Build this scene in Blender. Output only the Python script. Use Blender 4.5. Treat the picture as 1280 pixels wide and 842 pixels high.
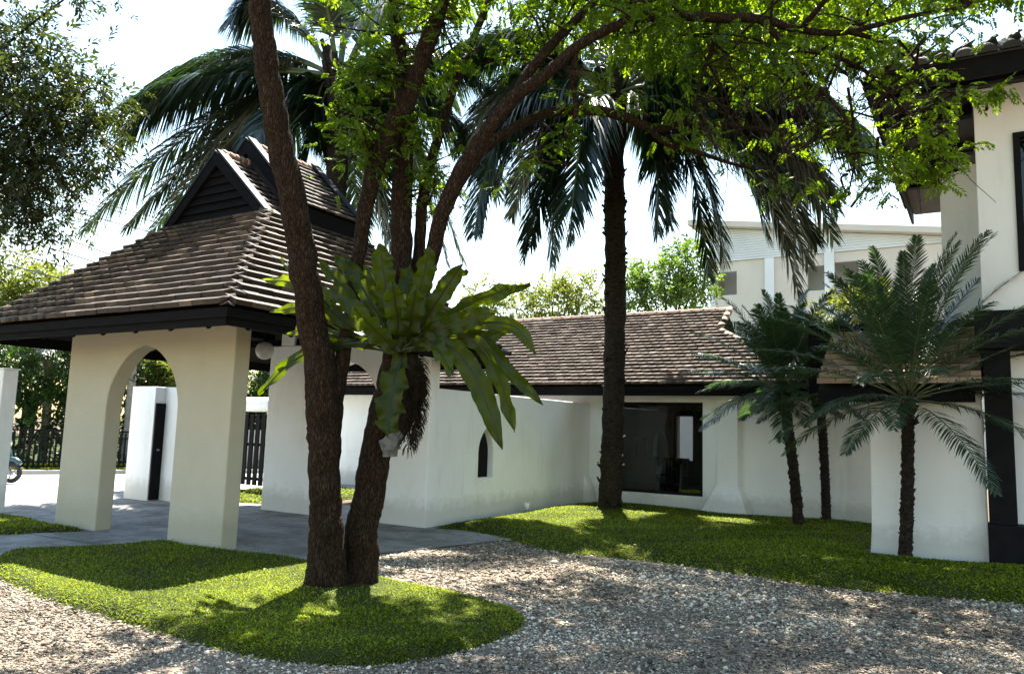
import bpy, bmesh, math, random
import numpy as np
from mathutils import Vector, Matrix
from mathutils.geometry import tessellate_polygon
for o in list(bpy.data.objects): bpy.data.objects.remove(o, do_unlink=True)
SC = bpy.context.scene
COL = SC.collection
rnd = random.Random(7)
R = np.random.default_rng(7)
rad = math.radians

# ------------------------------------------------------------------ camera
EYE = np.array([0., 0., 1.6]); F = 970.0; PW, PH = 1280., 842.
YAW, PITCH, ROLL = rad(31.4), rad(6.85), rad(1.72)
FW = np.array([-math.sin(YAW)*math.cos(PITCH), math.cos(YAW)*math.cos(PITCH), math.sin(PITCH)])
rt0 = np.array([math.cos(YAW), math.sin(YAW), 0.]); up0 = np.cross(rt0, FW)
RT = math.cos(ROLL)*rt0 + math.sin(ROLL)*up0
UP = math.cos(ROLL)*up0 - math.sin(ROLL)*rt0
cd = bpy.data.cameras.new('camera'); cam = bpy.data.objects.new('camera', cd); COL.objects.link(cam)
cd.sensor_width = 36; cd.lens = 36*F/PW; cd.clip_end = 3000; cd.clip_start = .05
cam.matrix_world = Matrix(((RT[0], UP[0], -FW[0], EYE[0]), (RT[1], UP[1], -FW[1], EYE[1]), (RT[2], UP[2], -FW[2], EYE[2]), (0, 0, 0, 1)))
SC.camera = cam

# ------------------------------------------------------------------ sky, sun, exposure
SUN_EL = rad(66); SUN_AZ = rad(-26)          # azimuth clockwise from +Y
w = bpy.data.worlds.new('World'); SC.world = w; w.use_nodes = True
nt = w.node_tree
sky = nt.nodes.new('ShaderNodeTexSky'); sky.sky_type = 'NISHITA'; sky.sun_disc = False
sky.sun_elevation = SUN_EL; sky.sun_rotation = SUN_AZ; sky.air_density = 1.8; sky.dust_density = 0.6; sky.ozone_density = 1.0
nt.links.new(sky.outputs[0], nt.nodes['Background'].inputs[0]); nt.nodes['Background'].inputs[1].default_value = 0.066
sd = bpy.data.lights.new('sun', 'SUN'); so = bpy.data.objects.new('sun', sd); COL.objects.link(so)
sd.energy = 5.0; sd.angle = rad(.53); sd.color = (1, .95, .86)
SUNV = Vector((math.sin(SUN_AZ)*math.cos(SUN_EL), math.cos(SUN_AZ)*math.cos(SUN_EL), math.sin(SUN_EL)))
so.rotation_euler = SUNV.to_track_quat('Z', 'Y').to_euler(); so.location = (0, 0, 30)
vs = SC.view_settings; vs.view_transform = 'Standard'; vs.look = 'None'; vs.gamma = 1; vs.exposure = 2.5
try: vs.use_curve_mapping = False
except Exception: pass

def ray(x, y): return FW + RT*(x-PW/2)/F - UP*(y-PH/2)/F
def px(x, y, d): return EYE + ray(x, y)*d              # point seen at a pixel, d metres deep
def pxg(x, y, z=0.): r = ray(x, y); return EYE + r*((z-EYE[2])/r[2])
def pxp(x, y, ax, v): r = ray(x, y); return EYE + r*((v-EYE[ax])/r[ax])

# ------------------------------------------------------------------ materials
def new_mat(name):
    m = bpy.data.materials.new(name); m.use_nodes = True; t = m.node_tree
    return m, t, t.nodes['Principled BSDF']
def nd(t, kind, **kw):
    n = t.nodes.new(kind)
    for k, v in kw.items():
        if k in n.inputs: n.inputs[k].default_value = v
        else: setattr(n, k, v)
    return n
def ramp(t, fac, stops):
    r = t.nodes.new('ShaderNodeValToRGB'); e = r.color_ramp.elements
    while len(e) < len(stops): e.new(.5)
    for i, (p, c) in enumerate(stops): e[i].position = p; e[i].color = (*c, 1)
    t.links.new(fac, r.inputs[0]); return r.outputs[0]
def mixc(t, f, a, b, mode='MIX'):
    n = t.nodes.new('ShaderNodeMix'); n.data_type = 'RGBA'; n.blend_type = mode
    if isinstance(f, (int, float)): n.inputs[0].default_value = f
    else: t.links.new(f, n.inputs[0])
    for i, s in ((6, a), (7, b)):
        if isinstance(s, tuple): n.inputs[i].default_value = (*s, 1)
        else: t.links.new(s, n.inputs[i])
    return n.outputs[2]
def bump(t, b, h, strength=.3, dist=.01):
    n = nd(t, 'ShaderNodeBump', Strength=strength, Distance=dist); t.links.new(h, n.inputs['Height']); t.links.new(n.outputs[0], b.inputs['Normal'])
def surf(name, c1, c2, scale=4, rough=.85, bs=40, bstr=.25, bdist=.01, spec=.3, stretch=None, extra=None, detail=6):
    m, t, b = new_mat(name); L = t.links
    tc = nd(t, 'ShaderNodeNewGeometry'); src = tc.outputs['Position']
    if stretch:
        mp = nd(t, 'ShaderNodeMapping'); mp.inputs['Scale'].default_value = stretch; L.new(src, mp.inputs['Vector']); src = mp.outputs[0]
    n1 = nd(t, 'ShaderNodeTexNoise', Scale=scale, Detail=detail, Roughness=.6); L.new(src, n1.inputs['Vector'])
    c = ramp(t, n1.outputs[0], [(.32, c1), (.68, c2)])
    if extra:
        n3 = nd(t, 'ShaderNodeTexNoise', Scale=extra[1], Detail=8, Roughness=.7); L.new(src, n3.inputs['Vector'])
        f = ramp(t, n3.outputs[0], [(extra[2], (0, 0, 0)), (extra[3], (1, 1, 1))]); c = mixc(t, f, c, extra[0])
    L.new(c, b.inputs['Base Color'])
    b.inputs['Roughness'].default_value = rough; b.inputs['Specular IOR Level'].default_value = spec
    n2 = nd(t, 'ShaderNodeTexNoise', Scale=bs, Detail=5); L.new(src, n2.inputs['Vector']); bump(t, b, n2.outputs[0], bstr, bdist)
    return m
M = {}
def plaster(name, col, tint):
    # painted render: faint trowel mottling, rain streaks and splash dirt of irregular shape
    m, t, b = new_mat(name); L = t.links
    g = nd(t, 'ShaderNodeNewGeometry'); P = g.outputs['Position']
    n1 = nd(t, 'ShaderNodeTexNoise', Scale=1.3, Detail=8, Roughness=.65); L.new(P, n1.inputs['Vector'])
    c = ramp(t, n1.outputs[0], [(.3, tint), (.65, col)])
    mp = nd(t, 'ShaderNodeMapping'); mp.inputs['Scale'].default_value = (2.6, 2.6, .45); L.new(P, mp.inputs['Vector'])
    n2 = nd(t, 'ShaderNodeTexNoise', Scale=1.5, Detail=9, Roughness=.72); L.new(mp.outputs[0], n2.inputs['Vector'])
    f = ramp(t, n2.outputs[0], [(.54, (0, 0, 0)), (.85, (.36, .36, .36))])
    c = mixc(t, f, c, (.42, .41, .34))
    sp = nd(t, 'ShaderNodeSeparateXYZ'); L.new(P, sp.inputs[0])
    n4 = nd(t, 'ShaderNodeTexNoise', Scale=6, Detail=8, Roughness=.75); L.new(P, n4.inputs['Vector'])
    ma = nd(t, 'ShaderNodeMath', operation='MULTIPLY_ADD'); L.new(n4.outputs[0], ma.inputs[0]); ma.inputs[1].default_value = -.5; L.new(sp.outputs[2], ma.inputs[2])
    f2 = ramp(t, ma.outputs[0], [(0, (.42, .42, .42)), (.22, (0, 0, 0))])
    c = mixc(t, f2, c, (.3, .29, .22))
    L.new(c, b.inputs['Base Color']); b.inputs['Roughness'].default_value = .8; b.inputs['Specular IOR Level'].default_value = .25
    n3 = nd(t, 'ShaderNodeTexNoise', Scale=9, Detail=9, Roughness=.7); L.new(P, n3.inputs['Vector']); bump(t, b, n3.outputs[0], .35, .02)
    return m
M['plaster'] = plaster('white_plaster', (.86, .87, .86), (.80, .81, .79))
M['plaster_warm_shaded'] = plaster('shaded_cream_plaster', (.47, .445, .345), (.42, .395, .30))  # cream paint, its colour also darkened and yellowed for eave shade and green bounce
M['house_wall'] = plaster('house_plaster', (.80, .80, .77), (.74, .74, .71))
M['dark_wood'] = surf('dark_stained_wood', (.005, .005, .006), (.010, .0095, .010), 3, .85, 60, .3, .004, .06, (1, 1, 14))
M['bluish_wood'] = surf('weathered_bargeboard', (.006, .007, .010), (.016, .018, .023), 5, .6, 50, .3, .003, .2)
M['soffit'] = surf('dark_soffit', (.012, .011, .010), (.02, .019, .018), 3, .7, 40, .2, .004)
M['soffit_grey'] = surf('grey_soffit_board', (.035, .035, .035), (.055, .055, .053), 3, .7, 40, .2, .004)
M['black'] = surf('black_painted_steel', (.004, .004, .005), (.008, .008, .0085), 6, .7, 60, .15, .002, .12)
def tile_mat(name, stops):
    m, t, b = new_mat(name); L = t.links
    g = nd(t, 'ShaderNodeNewGeometry'); at = nd(t, 'ShaderNodeAttribute', attribute_name='rnd'); oi = nd(t, 'ShaderNodeObjectInfo')
    a = nd(t, 'ShaderNodeMath', operation='ADD'); L.new(at.outputs['Fac'], a.inputs[0]); L.new(oi.outputs['Random'], a.inputs[1])
    fr = nd(t, 'ShaderNodeMath', operation='FRACT'); L.new(a.outputs[0], fr.inputs[0])
    c = ramp(t, fr.outputs[0], stops)
    n1 = nd(t, 'ShaderNodeTexNoise', Scale=14, Detail=8, Roughness=.7); L.new(g.outputs['Position'], n1.inputs['Vector'])
    f = ramp(t, n1.outputs[0], [(.35, (.45, .45, .45)), (.7, (1, 1, 1))]); c = mixc(t, .75, c, f, 'MULTIPLY')
    n4 = nd(t, 'ShaderNodeTexNoise', Scale=2.2, Detail=6, Roughness=.7); L.new(g.outputs['Position'], n4.inputs['Vector'])
    f4 = ramp(t, n4.outputs[0], [(.5, (0, 0, 0)), (.75, (.6, .6, .6))]); c = mixc(t, f4, c, (.05, .045, .035))
    L.new(c, b.inputs['Base Color']); b.inputs['Roughness'].default_value = .7; b.inputs['Specular IOR Level'].default_value = .35
    n2 = nd(t, 'ShaderNodeTexNoise', Scale=70, Detail=5); L.new(g.outputs['Position'], n2.inputs['Vector']); bump(t, b, n2.outputs[0], .4, .005)
    return m
M['tile'] = tile_mat('brown_roof_tile', [(0, (.024, .014, .008)), (.4, (.040, .025, .015)), (.75, (.062, .041, .027)), (1, (.15, .108, .074))])
M['tile2'] = tile_mat('red_brown_roof_tile', [(0, (.07, .044, .031)), (.4, (.12, .082, .060)), (.8, (.19, .14, .108)), (1, (.31, .25, .20))])
M['ridge_tile'] = tile_mat('terracotta_ridge_tile', [(0, (.30, .16, .10)), (.6, (.38, .22, .15)), (1, (.44, .30, .22))])
M['tile3'] = tile_mat('tan_roof_tile', [(0, (.30, .21, .13)), (.5, (.40, .29, .19)), (1, (.48, .38, .27))])
M['grey_tile'] = tile_mat('dark_grey_roof_tile', [(0, (.03, .03, .032)), (.5, (.05, .05, .052)), (1, (.07, .07, .07))])
M['concrete'] = surf('stained_concrete', (.11, .108, .10), (.27, .265, .25), 1.4, .7, 60, .3, .006, .35, None, ((.05, .045, .038), 2.2, .46, .7), 9)
M['road'] = surf('pale_asphalt', (.24, .235, .225), (.30, .29, .28), 2, .85, 90, .3, .006, .3)
M['pavement'] = surf('pavement_concrete', (.30, .29, .27), (.38, .37, .34), 2, .85, 60, .3, .006, .3)
M['earth'] = surf('brown_earth', (.07, .05, .035), (.13, .10, .07), 3, .95, 60, .6, .02, .1)
M['gravel_bed'] = surf('gravel_bed', (.13, .10, .075), (.24, .195, .15), 55, .95, 70, .9, .02, .1, None, ((.09, .075, .06), 1.2, .52, .72))
M['soil_lawn'] = surf('lawn_soil', (.020, .028, .007), (.040, .046, .014), 9, .95, 60, .5, .02, .1)
def bark():
    m, t, b = new_mat('rough_brown_bark'); L = t.links; g = nd(t, 'ShaderNodeNewGeometry')
    mp = nd(t, 'ShaderNodeMapping'); mp.inputs['Scale'].default_value = (1, 1, .22); L.new(g.outputs['Position'], mp.inputs['Vector'])
    nz = nd(t, 'ShaderNodeTexNoise', Scale=7, Detail=4); L.new(mp.outputs[0], nz.inputs['Vector'])
    ad = nd(t, 'ShaderNodeVectorMath', operation='MULTIPLY_ADD'); L.new(nz.outputs['Color'], ad.inputs[0]); ad.inputs[1].default_value = (.06, .06, .06); L.new(mp.outputs[0], ad.inputs[2])
    v = nd(t, 'ShaderNodeTexVoronoi', Scale=62, feature='DISTANCE_TO_EDGE'); L.new(ad.outputs[0], v.inputs['Vector'])
    n2 = nd(t, 'ShaderNodeTexNoise', Scale=30, Detail=8, Roughness=.7); L.new(mp.outputs[0], n2.inputs['Vector'])
    c = ramp(t, n2.outputs[0], [(.3, (.018, .011, .006)), (.55, (.048, .030, .018)), (.75, (.11, .076, .047))])
    f = ramp(t, v.outputs['Distance'], [(0, (.22, .22, .22)), (.25, (1, 1, 1))]); c = mixc(t, 1, c, f, 'MULTIPLY'); L.new(c, b.inputs['Base Color'])
    b.inputs['Roughness'].default_value = .95; b.inputs['Specular IOR Level'].default_value = .1
    mx = nd(t, 'ShaderNodeMath', operation='MULTIPLY_ADD'); L.new(n2.outputs[0], mx.inputs[0]); mx.inputs[1].default_value = .4; mn = nd(t, 'ShaderNodeMath', operation='MINIMUM'); L.new(v.outputs['Distance'], mn.inputs[0]); mn.inputs[1].default_value = .3; L.new(mn.outputs[0], mx.inputs[2])
    bump(t, b, mx.outputs[0], .9, .03); return m
M['bark'] = bark()
M['palm_bark'] = surf('fibrous_palm_bark', (.012, .009, .007), (.05, .04, .03), 12, .95, 30, 1.0, .04, .1, (1, 1, 2.5))
M['pale_bark'] = surf('pale_palm_trunk', (.22, .20, .17), (.34, .31, .27), 6, .9, 30, .6, .02, .15, (1, 1, 3))
M['fibre'] = surf('dead_fern_fibre', (.008, .006, .004), (.028, .02, .013), 15, .95, 40, .8, .02, .1)
def leaf(name, c1, c2, trans=.45, tcol=None, rough=.45, spec=.4, vein=0):
    m = bpy.data.materials.new(name); m.use_nodes = True; t = m.node_tree; L = t.links; b = t.nodes['Principled BSDF']; out = t.nodes['Material Output']
    at = nd(t, 'ShaderNodeAttribute', attribute_name='rnd')
    c = ramp(t, at.outputs['Fac'], [(0, c1), (1, c2)])
    if vein:
        g = nd(t, 'ShaderNodeNewGeometry'); n = nd(t, 'ShaderNodeTexNoise', Scale=vein, Detail=4); L.new(g.outputs['Position'], n.inputs['Vector'])
        f = ramp(t, n.outputs[0], [(.35, (.65, .65, .65)), (.7, (1, 1, 1))]); c = mixc(t, 1, c, f, 'MULTIPLY')
    L.new(c, b.inputs['Base Color']); b.inputs['Roughness'].default_value = rough; b.inputs['Specular IOR Level'].default_value = spec
    tr = t.nodes.new('ShaderNodeBsdfTranslucent'); tc = tcol or (1.6, 1.5, .6)
    mul = mixc(t, 1, c, tc, 'MULTIPLY'); L.new(mul, tr.inputs['Color'])
    mx = t.nodes.new('ShaderNodeMixShader'); mx.inputs[0].default_value = trans
    L.new(b.outputs[0], mx.inputs[1]); L.new(tr.outputs[0], mx.inputs[2]); L.new(mx.outputs[0], out.inputs[0])
    return m
M['leaf'] = leaf('tree_leaf', (.022, .05, .004), (.075, .12, .010), .55, (3.6, 3.2, .6), .45, .3)
M['leaf_dark'] = leaf('dark_tree_leaf', (.014, .024, .006), (.038, .05, .013), .35, (2.0, 2.0, .6))
M['leaf_far'] = leaf('background_leaf', (.04, .08, .014), (.10, .15, .025), .45, (1.7, 1.7, .7))
M['leaf_yel'] = leaf('yellow_green_leaf', (.06, .09, .014), (.15, .17, .03), .45, (1.6, 1.5, .6))
M['hedge'] = leaf('hedge_leaf', (.015, .035, .006), (.05, .09, .012), .35, (1.6, 1.7, .6))
M['palm'] = leaf('palm_leaflet', (.007, .016, .010), (.020, .038, .018), .3, (2.4, 2.8, .7), .3, .5)
M['pygmy'] = leaf('pygmy_palm_leaflet', (.015, .032, .020), (.042, .072, .040), .3, (2.4, 2.8, .7), .3, .5)
M['fern'] = leaf('fern_leaf', (.022, .040, .003), (.060, .088, .008), .5, (3.8, 3.3, .5), .4, .3, 3)
M['fern_rib'] = leaf('fern_midrib', (.02, .02, .01), (.03, .03, .012), .1)
M['grass'] = leaf('grass_blade', (.012, .036, .001), (.26, .32, .02), .38, (1.8, 1.6, .3), .6, .1)
M['rachis'] = leaf('palm_rachis', (.09, .11, .04), (.16, .17, .07), .1)
def stone():
    m, t, b = new_mat('gravel_stone'); L = t.links
    at = nd(t, 'ShaderNodeAttribute', attribute_name='rnd')
    c = ramp(t, at.outputs['Fac'], [(0, (.03, .024, .017)), (.35, (.125, .098, .070)), (.7, (.33, .277, .205)), (1, (.70, .63, .50))])
    L.new(c, b.inputs['Base Color']); b.inputs['Roughness'].default_value = .8; b.inputs['Specular IOR Level'].default_value = .3
    return m
M['stone'] = stone()
def plain(name, c, rough=.6, spec=.4, metal=0, ns=8):
    m, t, b = new_mat(name); L = t.links
    g = nd(t, 'ShaderNodeNewGeometry'); n = nd(t, 'ShaderNodeTexNoise', Scale=ns, Detail=5); L.new(g.outputs['Position'], n.inputs['Vector'])
    L.new(ramp(t, n.outputs[0], [(.3, tuple(x*.85 for x in c)), (.7, c)]), b.inputs['Base Color'])
    b.inputs['Roughness'].default_value = rough; b.inputs['Specular IOR Level'].default_value = spec; b.inputs['Metallic'].default_value = metal
    return m
M['glass'] = None
def glass():
    m = bpy.data.materials.new('window_glass'); m.use_nodes = True; t = m.node_tree; L = t.links; out = t.nodes['Material Output']
    t.nodes.remove(t.nodes['Principled BSDF'])
    tr = nd(t, 'ShaderNodeBsdfTransparent'); tr.inputs[0].default_value = (.62, .66, .66, 1)
    gl = nd(t, 'ShaderNodeBsdfGlossy'); gl.inputs['Roughness'].default_value = .01
    fr = nd(t, 'ShaderNodeFresnel', IOR=1.45); mx = nd(t, 'ShaderNodeMixShader')
    L.new(fr.outputs[0], mx.inputs[0]); L.new(tr.outputs[0], mx.inputs[1]); L.new(gl.outputs[0], mx.inputs[2]); L.new(mx.outputs[0], out.inputs[0])
    return m
M['glass'] = glass()
M['white'] = plain('white_enamel', (.75, .75, .73), .4)
M['grey'] = plain('grey_metal', (.25, .25, .25), .45, .5, .6)
M['rubber'] = plain('black_rubber', (.02, .02, .02), .8)
M['teal'] = plain('teal_scooter_paint', (.02, .06, .07), .3, .5)
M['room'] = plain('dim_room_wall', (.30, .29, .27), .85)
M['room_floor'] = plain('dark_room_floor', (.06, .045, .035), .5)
M['furn'] = plain('dark_furniture_wood', (.03, .024, .02), .5)
M['siding'] = plain('white_siding', (.66, .70, .70), .6, ns=.5)
M['beige'] = plain('beige_apartment_wall', (.56, .53, .46), .85, ns=.6)
M['bag'] = leaf('grey_plastic_film', (.22, .22, .21), (.3, .3, .29), .5, (1, 1, 1), .3, .5)
M['cable'] = plain('cable_sheath', (.06, .06, .065), .6)
M['sidewall'] = plain('grey_roadside_wall', (.36, .35, .32), .9)

# ------------------------------------------------------------------ helpers
def tag(o, label=None, cat=None, group=None, kind=None):
    if label: o['label'] = label
    if cat: o['category'] = cat; o['kind'] = 'thing'
    if group: o['group'] = group
    if kind: o['kind'] = kind
    return o
def empty(name, loc=(0, 0, 0)):
    o = bpy.data.objects.new(name, None); o.location = loc; o.empty_display_size = .2; COL.objects.link(o); return o
def link(name, me, mat, parent=None, bev=0, smooth=False):
    if mat is not None and not me.materials: me.materials.append(M[mat])
    o = bpy.data.objects.new(name, me); COL.objects.link(o)
    if parent is not None:
        o.parent = parent
        p = parent; off = Vector((0, 0, 0))
        while p is not None: off += p.location; p = p.parent
        o.location = -off                      # meshes are written in world coordinates
    if bev:
        b = o.modifiers.new('bevel', 'BEVEL'); b.width = bev; b.segments = 2; b.limit_method = 'ANGLE'; b.angle_limit = rad(35)
    if smooth: me.polygons.foreach_set('use_smooth', np.ones(len(me.polygons), bool))
    return o
def np_mesh(name, V, Fc, fr=None):
    """V (n,3), Fc (m,k) arrays; fr: one random value per face"""
    V = np.asarray(V, np.float32); Fc = np.asarray(Fc, np.int32); k = Fc.shape[1]
    me = bpy.data.meshes.new(name); me.vertices.add(len(V)); me.vertices.foreach_set('co', V.ravel())
    me.loops.add(Fc.size); me.loops.foreach_set('vertex_index', Fc.ravel())
    me.polygons.add(len(Fc)); me.polygons.foreach_set('loop_start', np.arange(len(Fc), dtype=np.int32)*k)
    me.update(calc_edges=True)
    if fr is not None:
        a = me.attributes.new('rnd', 'FLOAT', 'FACE'); a.data.foreach_set('value', np.asarray(fr, np.float32))
    return me
class MB:
    def __init__(s): s.v = []; s.f = []; s.r = []
    def add(s, vs, fs, r=0.):
        o = len(s.v); s.v += [tuple(map(float, p)) for p in vs]; s.f += [tuple(i+o for i in f) for f in fs]; s.r += [r]*len(fs); return s
    def box(s, x0, x1, y0, y1, z0, z1, r=0.):
        return s.add([(x0, y0, z0), (x1, y0, z0), (x1, y1, z0), (x0, y1, z0), (x0, y0, z1), (x1, y0, z1), (x1, y1, z1), (x0, y1, z1)],
                     [(0, 3, 2, 1), (4, 5, 6, 7), (0, 1, 5, 4), (1, 2, 6, 5), (2, 3, 7, 6), (3, 0, 4, 7)], r)
    def frustum(s, b, tp):
        """b,tp: (x0,x1,y0,y1,z)"""
        v = [(b[0], b[2], b[4]), (b[1], b[2], b[4]), (b[1], b[3], b[4]), (b[0], b[3], b[4]), (tp[0], tp[2], tp[4]), (tp[1], tp[2], tp[4]), (tp[1], tp[3], tp[4]), (tp[0], tp[3], tp[4])]
        return s.add(v, [(0, 3, 2, 1), (4, 5, 6, 7), (0, 1, 5, 4), (1, 2, 6, 5), (2, 3, 7, 6), (3, 0, 4, 7)])
    def beam(s, a, b, wd, ht, upv=(0, 0, 1)):
        a = np.array(a, float); b = np.array(b, float); d = b-a; d /= np.linalg.norm(d); u = np.array(upv, float)
        x = np.cross(d, u); x /= np.linalg.norm(x); u = np.cross(x, d)
        vs = [p + x*sx*wd/2 + u*su*ht/2 for p in (a, b) for sx, su in ((-1, -1), (1, -1), (1, 1), (-1, 1))]
        return s.add(vs, [(0, 1, 2, 3), (7, 6, 5, 4), (0, 4, 5, 1), (1, 5, 6, 2), (2, 6, 7, 3), (3, 7, 4, 0)])
    def tube(s, P, rs, n=8, jit=0., cap=True, seed=0, r=0.):
        P = np.asarray(P, float); m = len(P); rs = np.broadcast_to(np.asarray(rs, float), (m,)); g = np.random.default_rng(seed)
        T = np.gradient(P, axis=0); T /= np.linalg.norm(T, axis=1)[:, None]
        ref = np.array([1., 0, 0]) if abs(T[0][0]) < .8 else np.array([0, 1., 0])
        vs = []
        for i in range(m):
            x = ref - T[i]*(ref@T[i]); x /= np.linalg.norm(x); ref = x; y = np.cross(T[i], x)
            for k in range(n):
                a = 2*math.pi*k/n; q = rs[i]*(1+jit*g.normal())
                vs.append(P[i]+q*(math.cos(a)*x+math.sin(a)*y))
        fs = [(i*n+k, i*n+(k+1) % n, (i+1)*n+(k+1) % n, (i+1)*n+k) for i in range(m-1) for k in range(n)]
        if cap: fs += [tuple(range(n))[::-1], tuple(range((m-1)*n, m*n))]
        return s.add(vs, fs, r)
    def lathe(s, c, prof, n=16, axis=2):
        vs = []
        for (rr, h) in prof:
            for k in range(n):
                a = 2*math.pi*k/n; p = [0, 0, 0]; p[(axis+1) % 3] = rr*math.cos(a); p[(axis+2) % 3] = rr*math.sin(a); p[axis] = h
                vs.append((c[0]+p[0], c[1]+p[1], c[2]+p[2]))
        m = len(prof)
        fs = [(i*n+k, i*n+(k+1) % n, (i+1)*n+(k+1) % n, (i+1)*n+k) for i in range(m-1) for k in range(n)]
        fs += [tuple(range(n))[::-1], tuple(range((m-1)*n, m*n))]
        return s.add(vs, fs)
    def prism(s, loops, org, ax, ay, thick):
        """2D loops (outer, holes...) in axes ax, ay from org, extruded along ax x ay by thick"""
        org = np.array(org, float); ax = np.array(ax, float); ay = np.array(ay, float); nz = np.cross(ax, ay)*thick
        flat = [p for l in loops for p in l]; tris = tessellate_polygon([[Vector((p[0], p[1], 0)) for p in l] for l in loops])
        a = [org+ax*p[0]+ay*p[1] for p in flat]; b = [q+nz for q in a]; n = len(flat); fs = []
        for t3 in tris:
            (x0, y0), (x1, y1), (x2, y2) = [flat[i] for i in t3]
            if (x1-x0)*(y2-y0)-(x2-x0)*(y1-y0) < 0: t3 = t3[::-1]
            fs.append(tuple(t3[::-1])); fs.append(tuple(i+n for i in t3))
        st = 0
        for l in loops:
            k = len(l); area = sum(l[i][0]*l[(i+1) % k][1]-l[(i+1) % k][0]*l[i][1] for i in range(k))
            hole = st > 0; ccw = (area > 0) != hole
            for i in range(k):
                q = (st+i, st+(i+1) % k, st+(i+1) % k+n, st+i+n); fs.append(q if ccw else q[::-1])
            st += k
        return s.add(a+b, fs)
    def mesh(s, name):
        me = bpy.data.meshes.new(name); me.from_pydata(s.v, [], s.f); me.update()
        if any(s.r): a = me.attributes.new('rnd', 'FLOAT', 'FACE'); a.data.foreach_set('value', np.array(s.r, np.float32))
        return me
    def build(s, name, mat, parent=None, bev=0, smooth=False): return link(name, s.mesh(name), mat, parent, bev, smooth)
def weld(o):
    bm = bmesh.new(); bm.from_mesh(o.data); bmesh.ops.remove_doubles(bm, verts=bm.verts, dist=1e-4); bmesh.ops.recalc_face_normals(bm, faces=bm.faces); bm.to_mesh(o.data); bm.free(); return o
def bez(P, n):
    P = [np.array(p, float) for p in P]; t = np.linspace(0, 1, n)[:, None]
    if len(P) == 3: return (1-t)**2*P[0]+2*t*(1-t)*P[1]+t*t*P[2]
    return (1-t)**3*P[0]+3*t*(1-t)**2*P[1]+3*t*t*(1-t)*P[2]+t**3*P[3]
def spline(P, sub=5):
    P = np.asarray(P, float); out = []
    Q = np.vstack([2*P[0]-P[1], P, 2*P[-1]-P[-2]])
    for i in range(1, len(Q)-2):
        for t in np.linspace(0, 1, sub, endpoint=False):
            out.append(.5*((2*Q[i])+(-Q[i-1]+Q[i+1])*t+(2*Q[i-1]-5*Q[i]+4*Q[i+1]-Q[i+2])*t*t+(-Q[i-1]+3*Q[i]-3*Q[i+1]+Q[i+2])*t**3))
    out.append(P[-1]); return np.array(out)
def inpoly(pts, poly):
    x, y = pts[:, 0], pts[:, 1]; ins = np.zeros(len(pts), bool); n = len(poly)
    for i in range(n):
        x0, y0 = poly[i]; x1, y1 = poly[(i+1) % n]
        if y0 == y1: continue
        c = ((y0 > y) != (y1 > y)) & (x < (x1-x0)*(y-y0)/(y1-y0)+x0); ins ^= c
    return ins
def edist(pts, poly):
    d = np.full(len(pts), 1e9); n = len(poly)
    for i in range(n):
        a = np.array(poly[i], float); b = np.array(poly[(i+1) % n], float); ab = b-a
        t = np.clip(((pts-a)@ab)/(ab@ab), 0, 1); d = np.minimum(d, np.linalg.norm(pts-(a+t[:, None]*ab), axis=1))
    return d
def smoothpoly(poly, sub=5):
    P = np.array(poly, float); n = len(P); out = []
    for i in range(n):
        q = [P[(i+k) % n] for k in (-1, 0, 1, 2)]
        for t in np.linspace(0, 1, sub, endpoint=False):
            out.append(tuple(.5*((2*q[1])+(-q[0]+q[2])*t+(2*q[0]-5*q[1]+4*q[2]-q[3])*t*t+(-q[0]+3*q[1]-3*q[2]+q[3])*t**3)))
    return out
def wav(x, y):
    return .5*np.sin(x*2.1+1.3*np.sin(y*1.3))+.3*np.sin(y*3.3+x*1.7+1)+.2*np.sin(x*6.1-y*5.3)

# ------------------------------------------------------------------ ground, drive, road
def sheet(name, poly, z, mat):
    b = MB(); n = len(poly); tr = tessellate_polygon([[Vector((p[0], p[1], 0)) for p in poly]])
    fs = []
    for t in tr:
        (x0, y0), (x1, y1), (x2, y2) = [poly[i] for i in t]
        fs.append(tuple(t) if (x1-x0)*(y2-y0)-(x2-x0)*(y1-y0) > 0 else tuple(t[::-1]))
    b.add([(p[0], p[1], z) for p in poly], fs)
    return tag(b.build(name, mat), kind='structure')
sheet('ground', [(-600, -600), (600, -600), (600, 900), (-600, 900)], -.03, 'earth')
DRIVE = [(-15.4, 6.2), (-11, 5.9), (-7.2, 6.2), (-6.75, 7.2), (-6.62, 7.9), (-6.35, 8.9), (-6.05, 10.2), (-7.2, 10.6), (-7.8, 12.0), (-13, 12.0), (-13.2, 10.7), (-16.6, 10.7), (-16.8, 8.5)]
PATH = [(-10.95, 6.7), (-9.25, 6.7), (-9.45, 5.7), (-9.75, 4.8), (-12.5, 3.2), (-13.2, 4.7), (-11.4, 5.6)]
GRAVEL = [(-13, -3), (8, -3), (9, 10.4), (-1, 10.6), (-6.2, 10.6), (-7.3, 6.6), (-9.6, 6.4), (-13, 4.4)]
gs = sheet('gravel_drive', GRAVEL, -.012, 'gravel_bed')
sheet('concrete_drive', DRIVE, .002, 'concrete'); sheet('concrete_path', PATH, -.004, 'concrete')
SD = np.array([.42, .907]); SD /= np.linalg.norm(SD); SN = np.array([-SD[1], SD[0]])      # street direction and the normal pointing away from the garden
def st(a, b): return tuple(np.array([-16.9, 8.75])+SD*a+SN*b)
sheet('pavement', [st(-60, -1.0), st(80, -1.0), st(80, .1), st(-60, .1)], -.008, 'pavement')
sheet('road', [st(-60, .1), st(80, .1), st(80, 6.6), st(-60, 6.6)], -.016, 'road')
b = MB()
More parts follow.
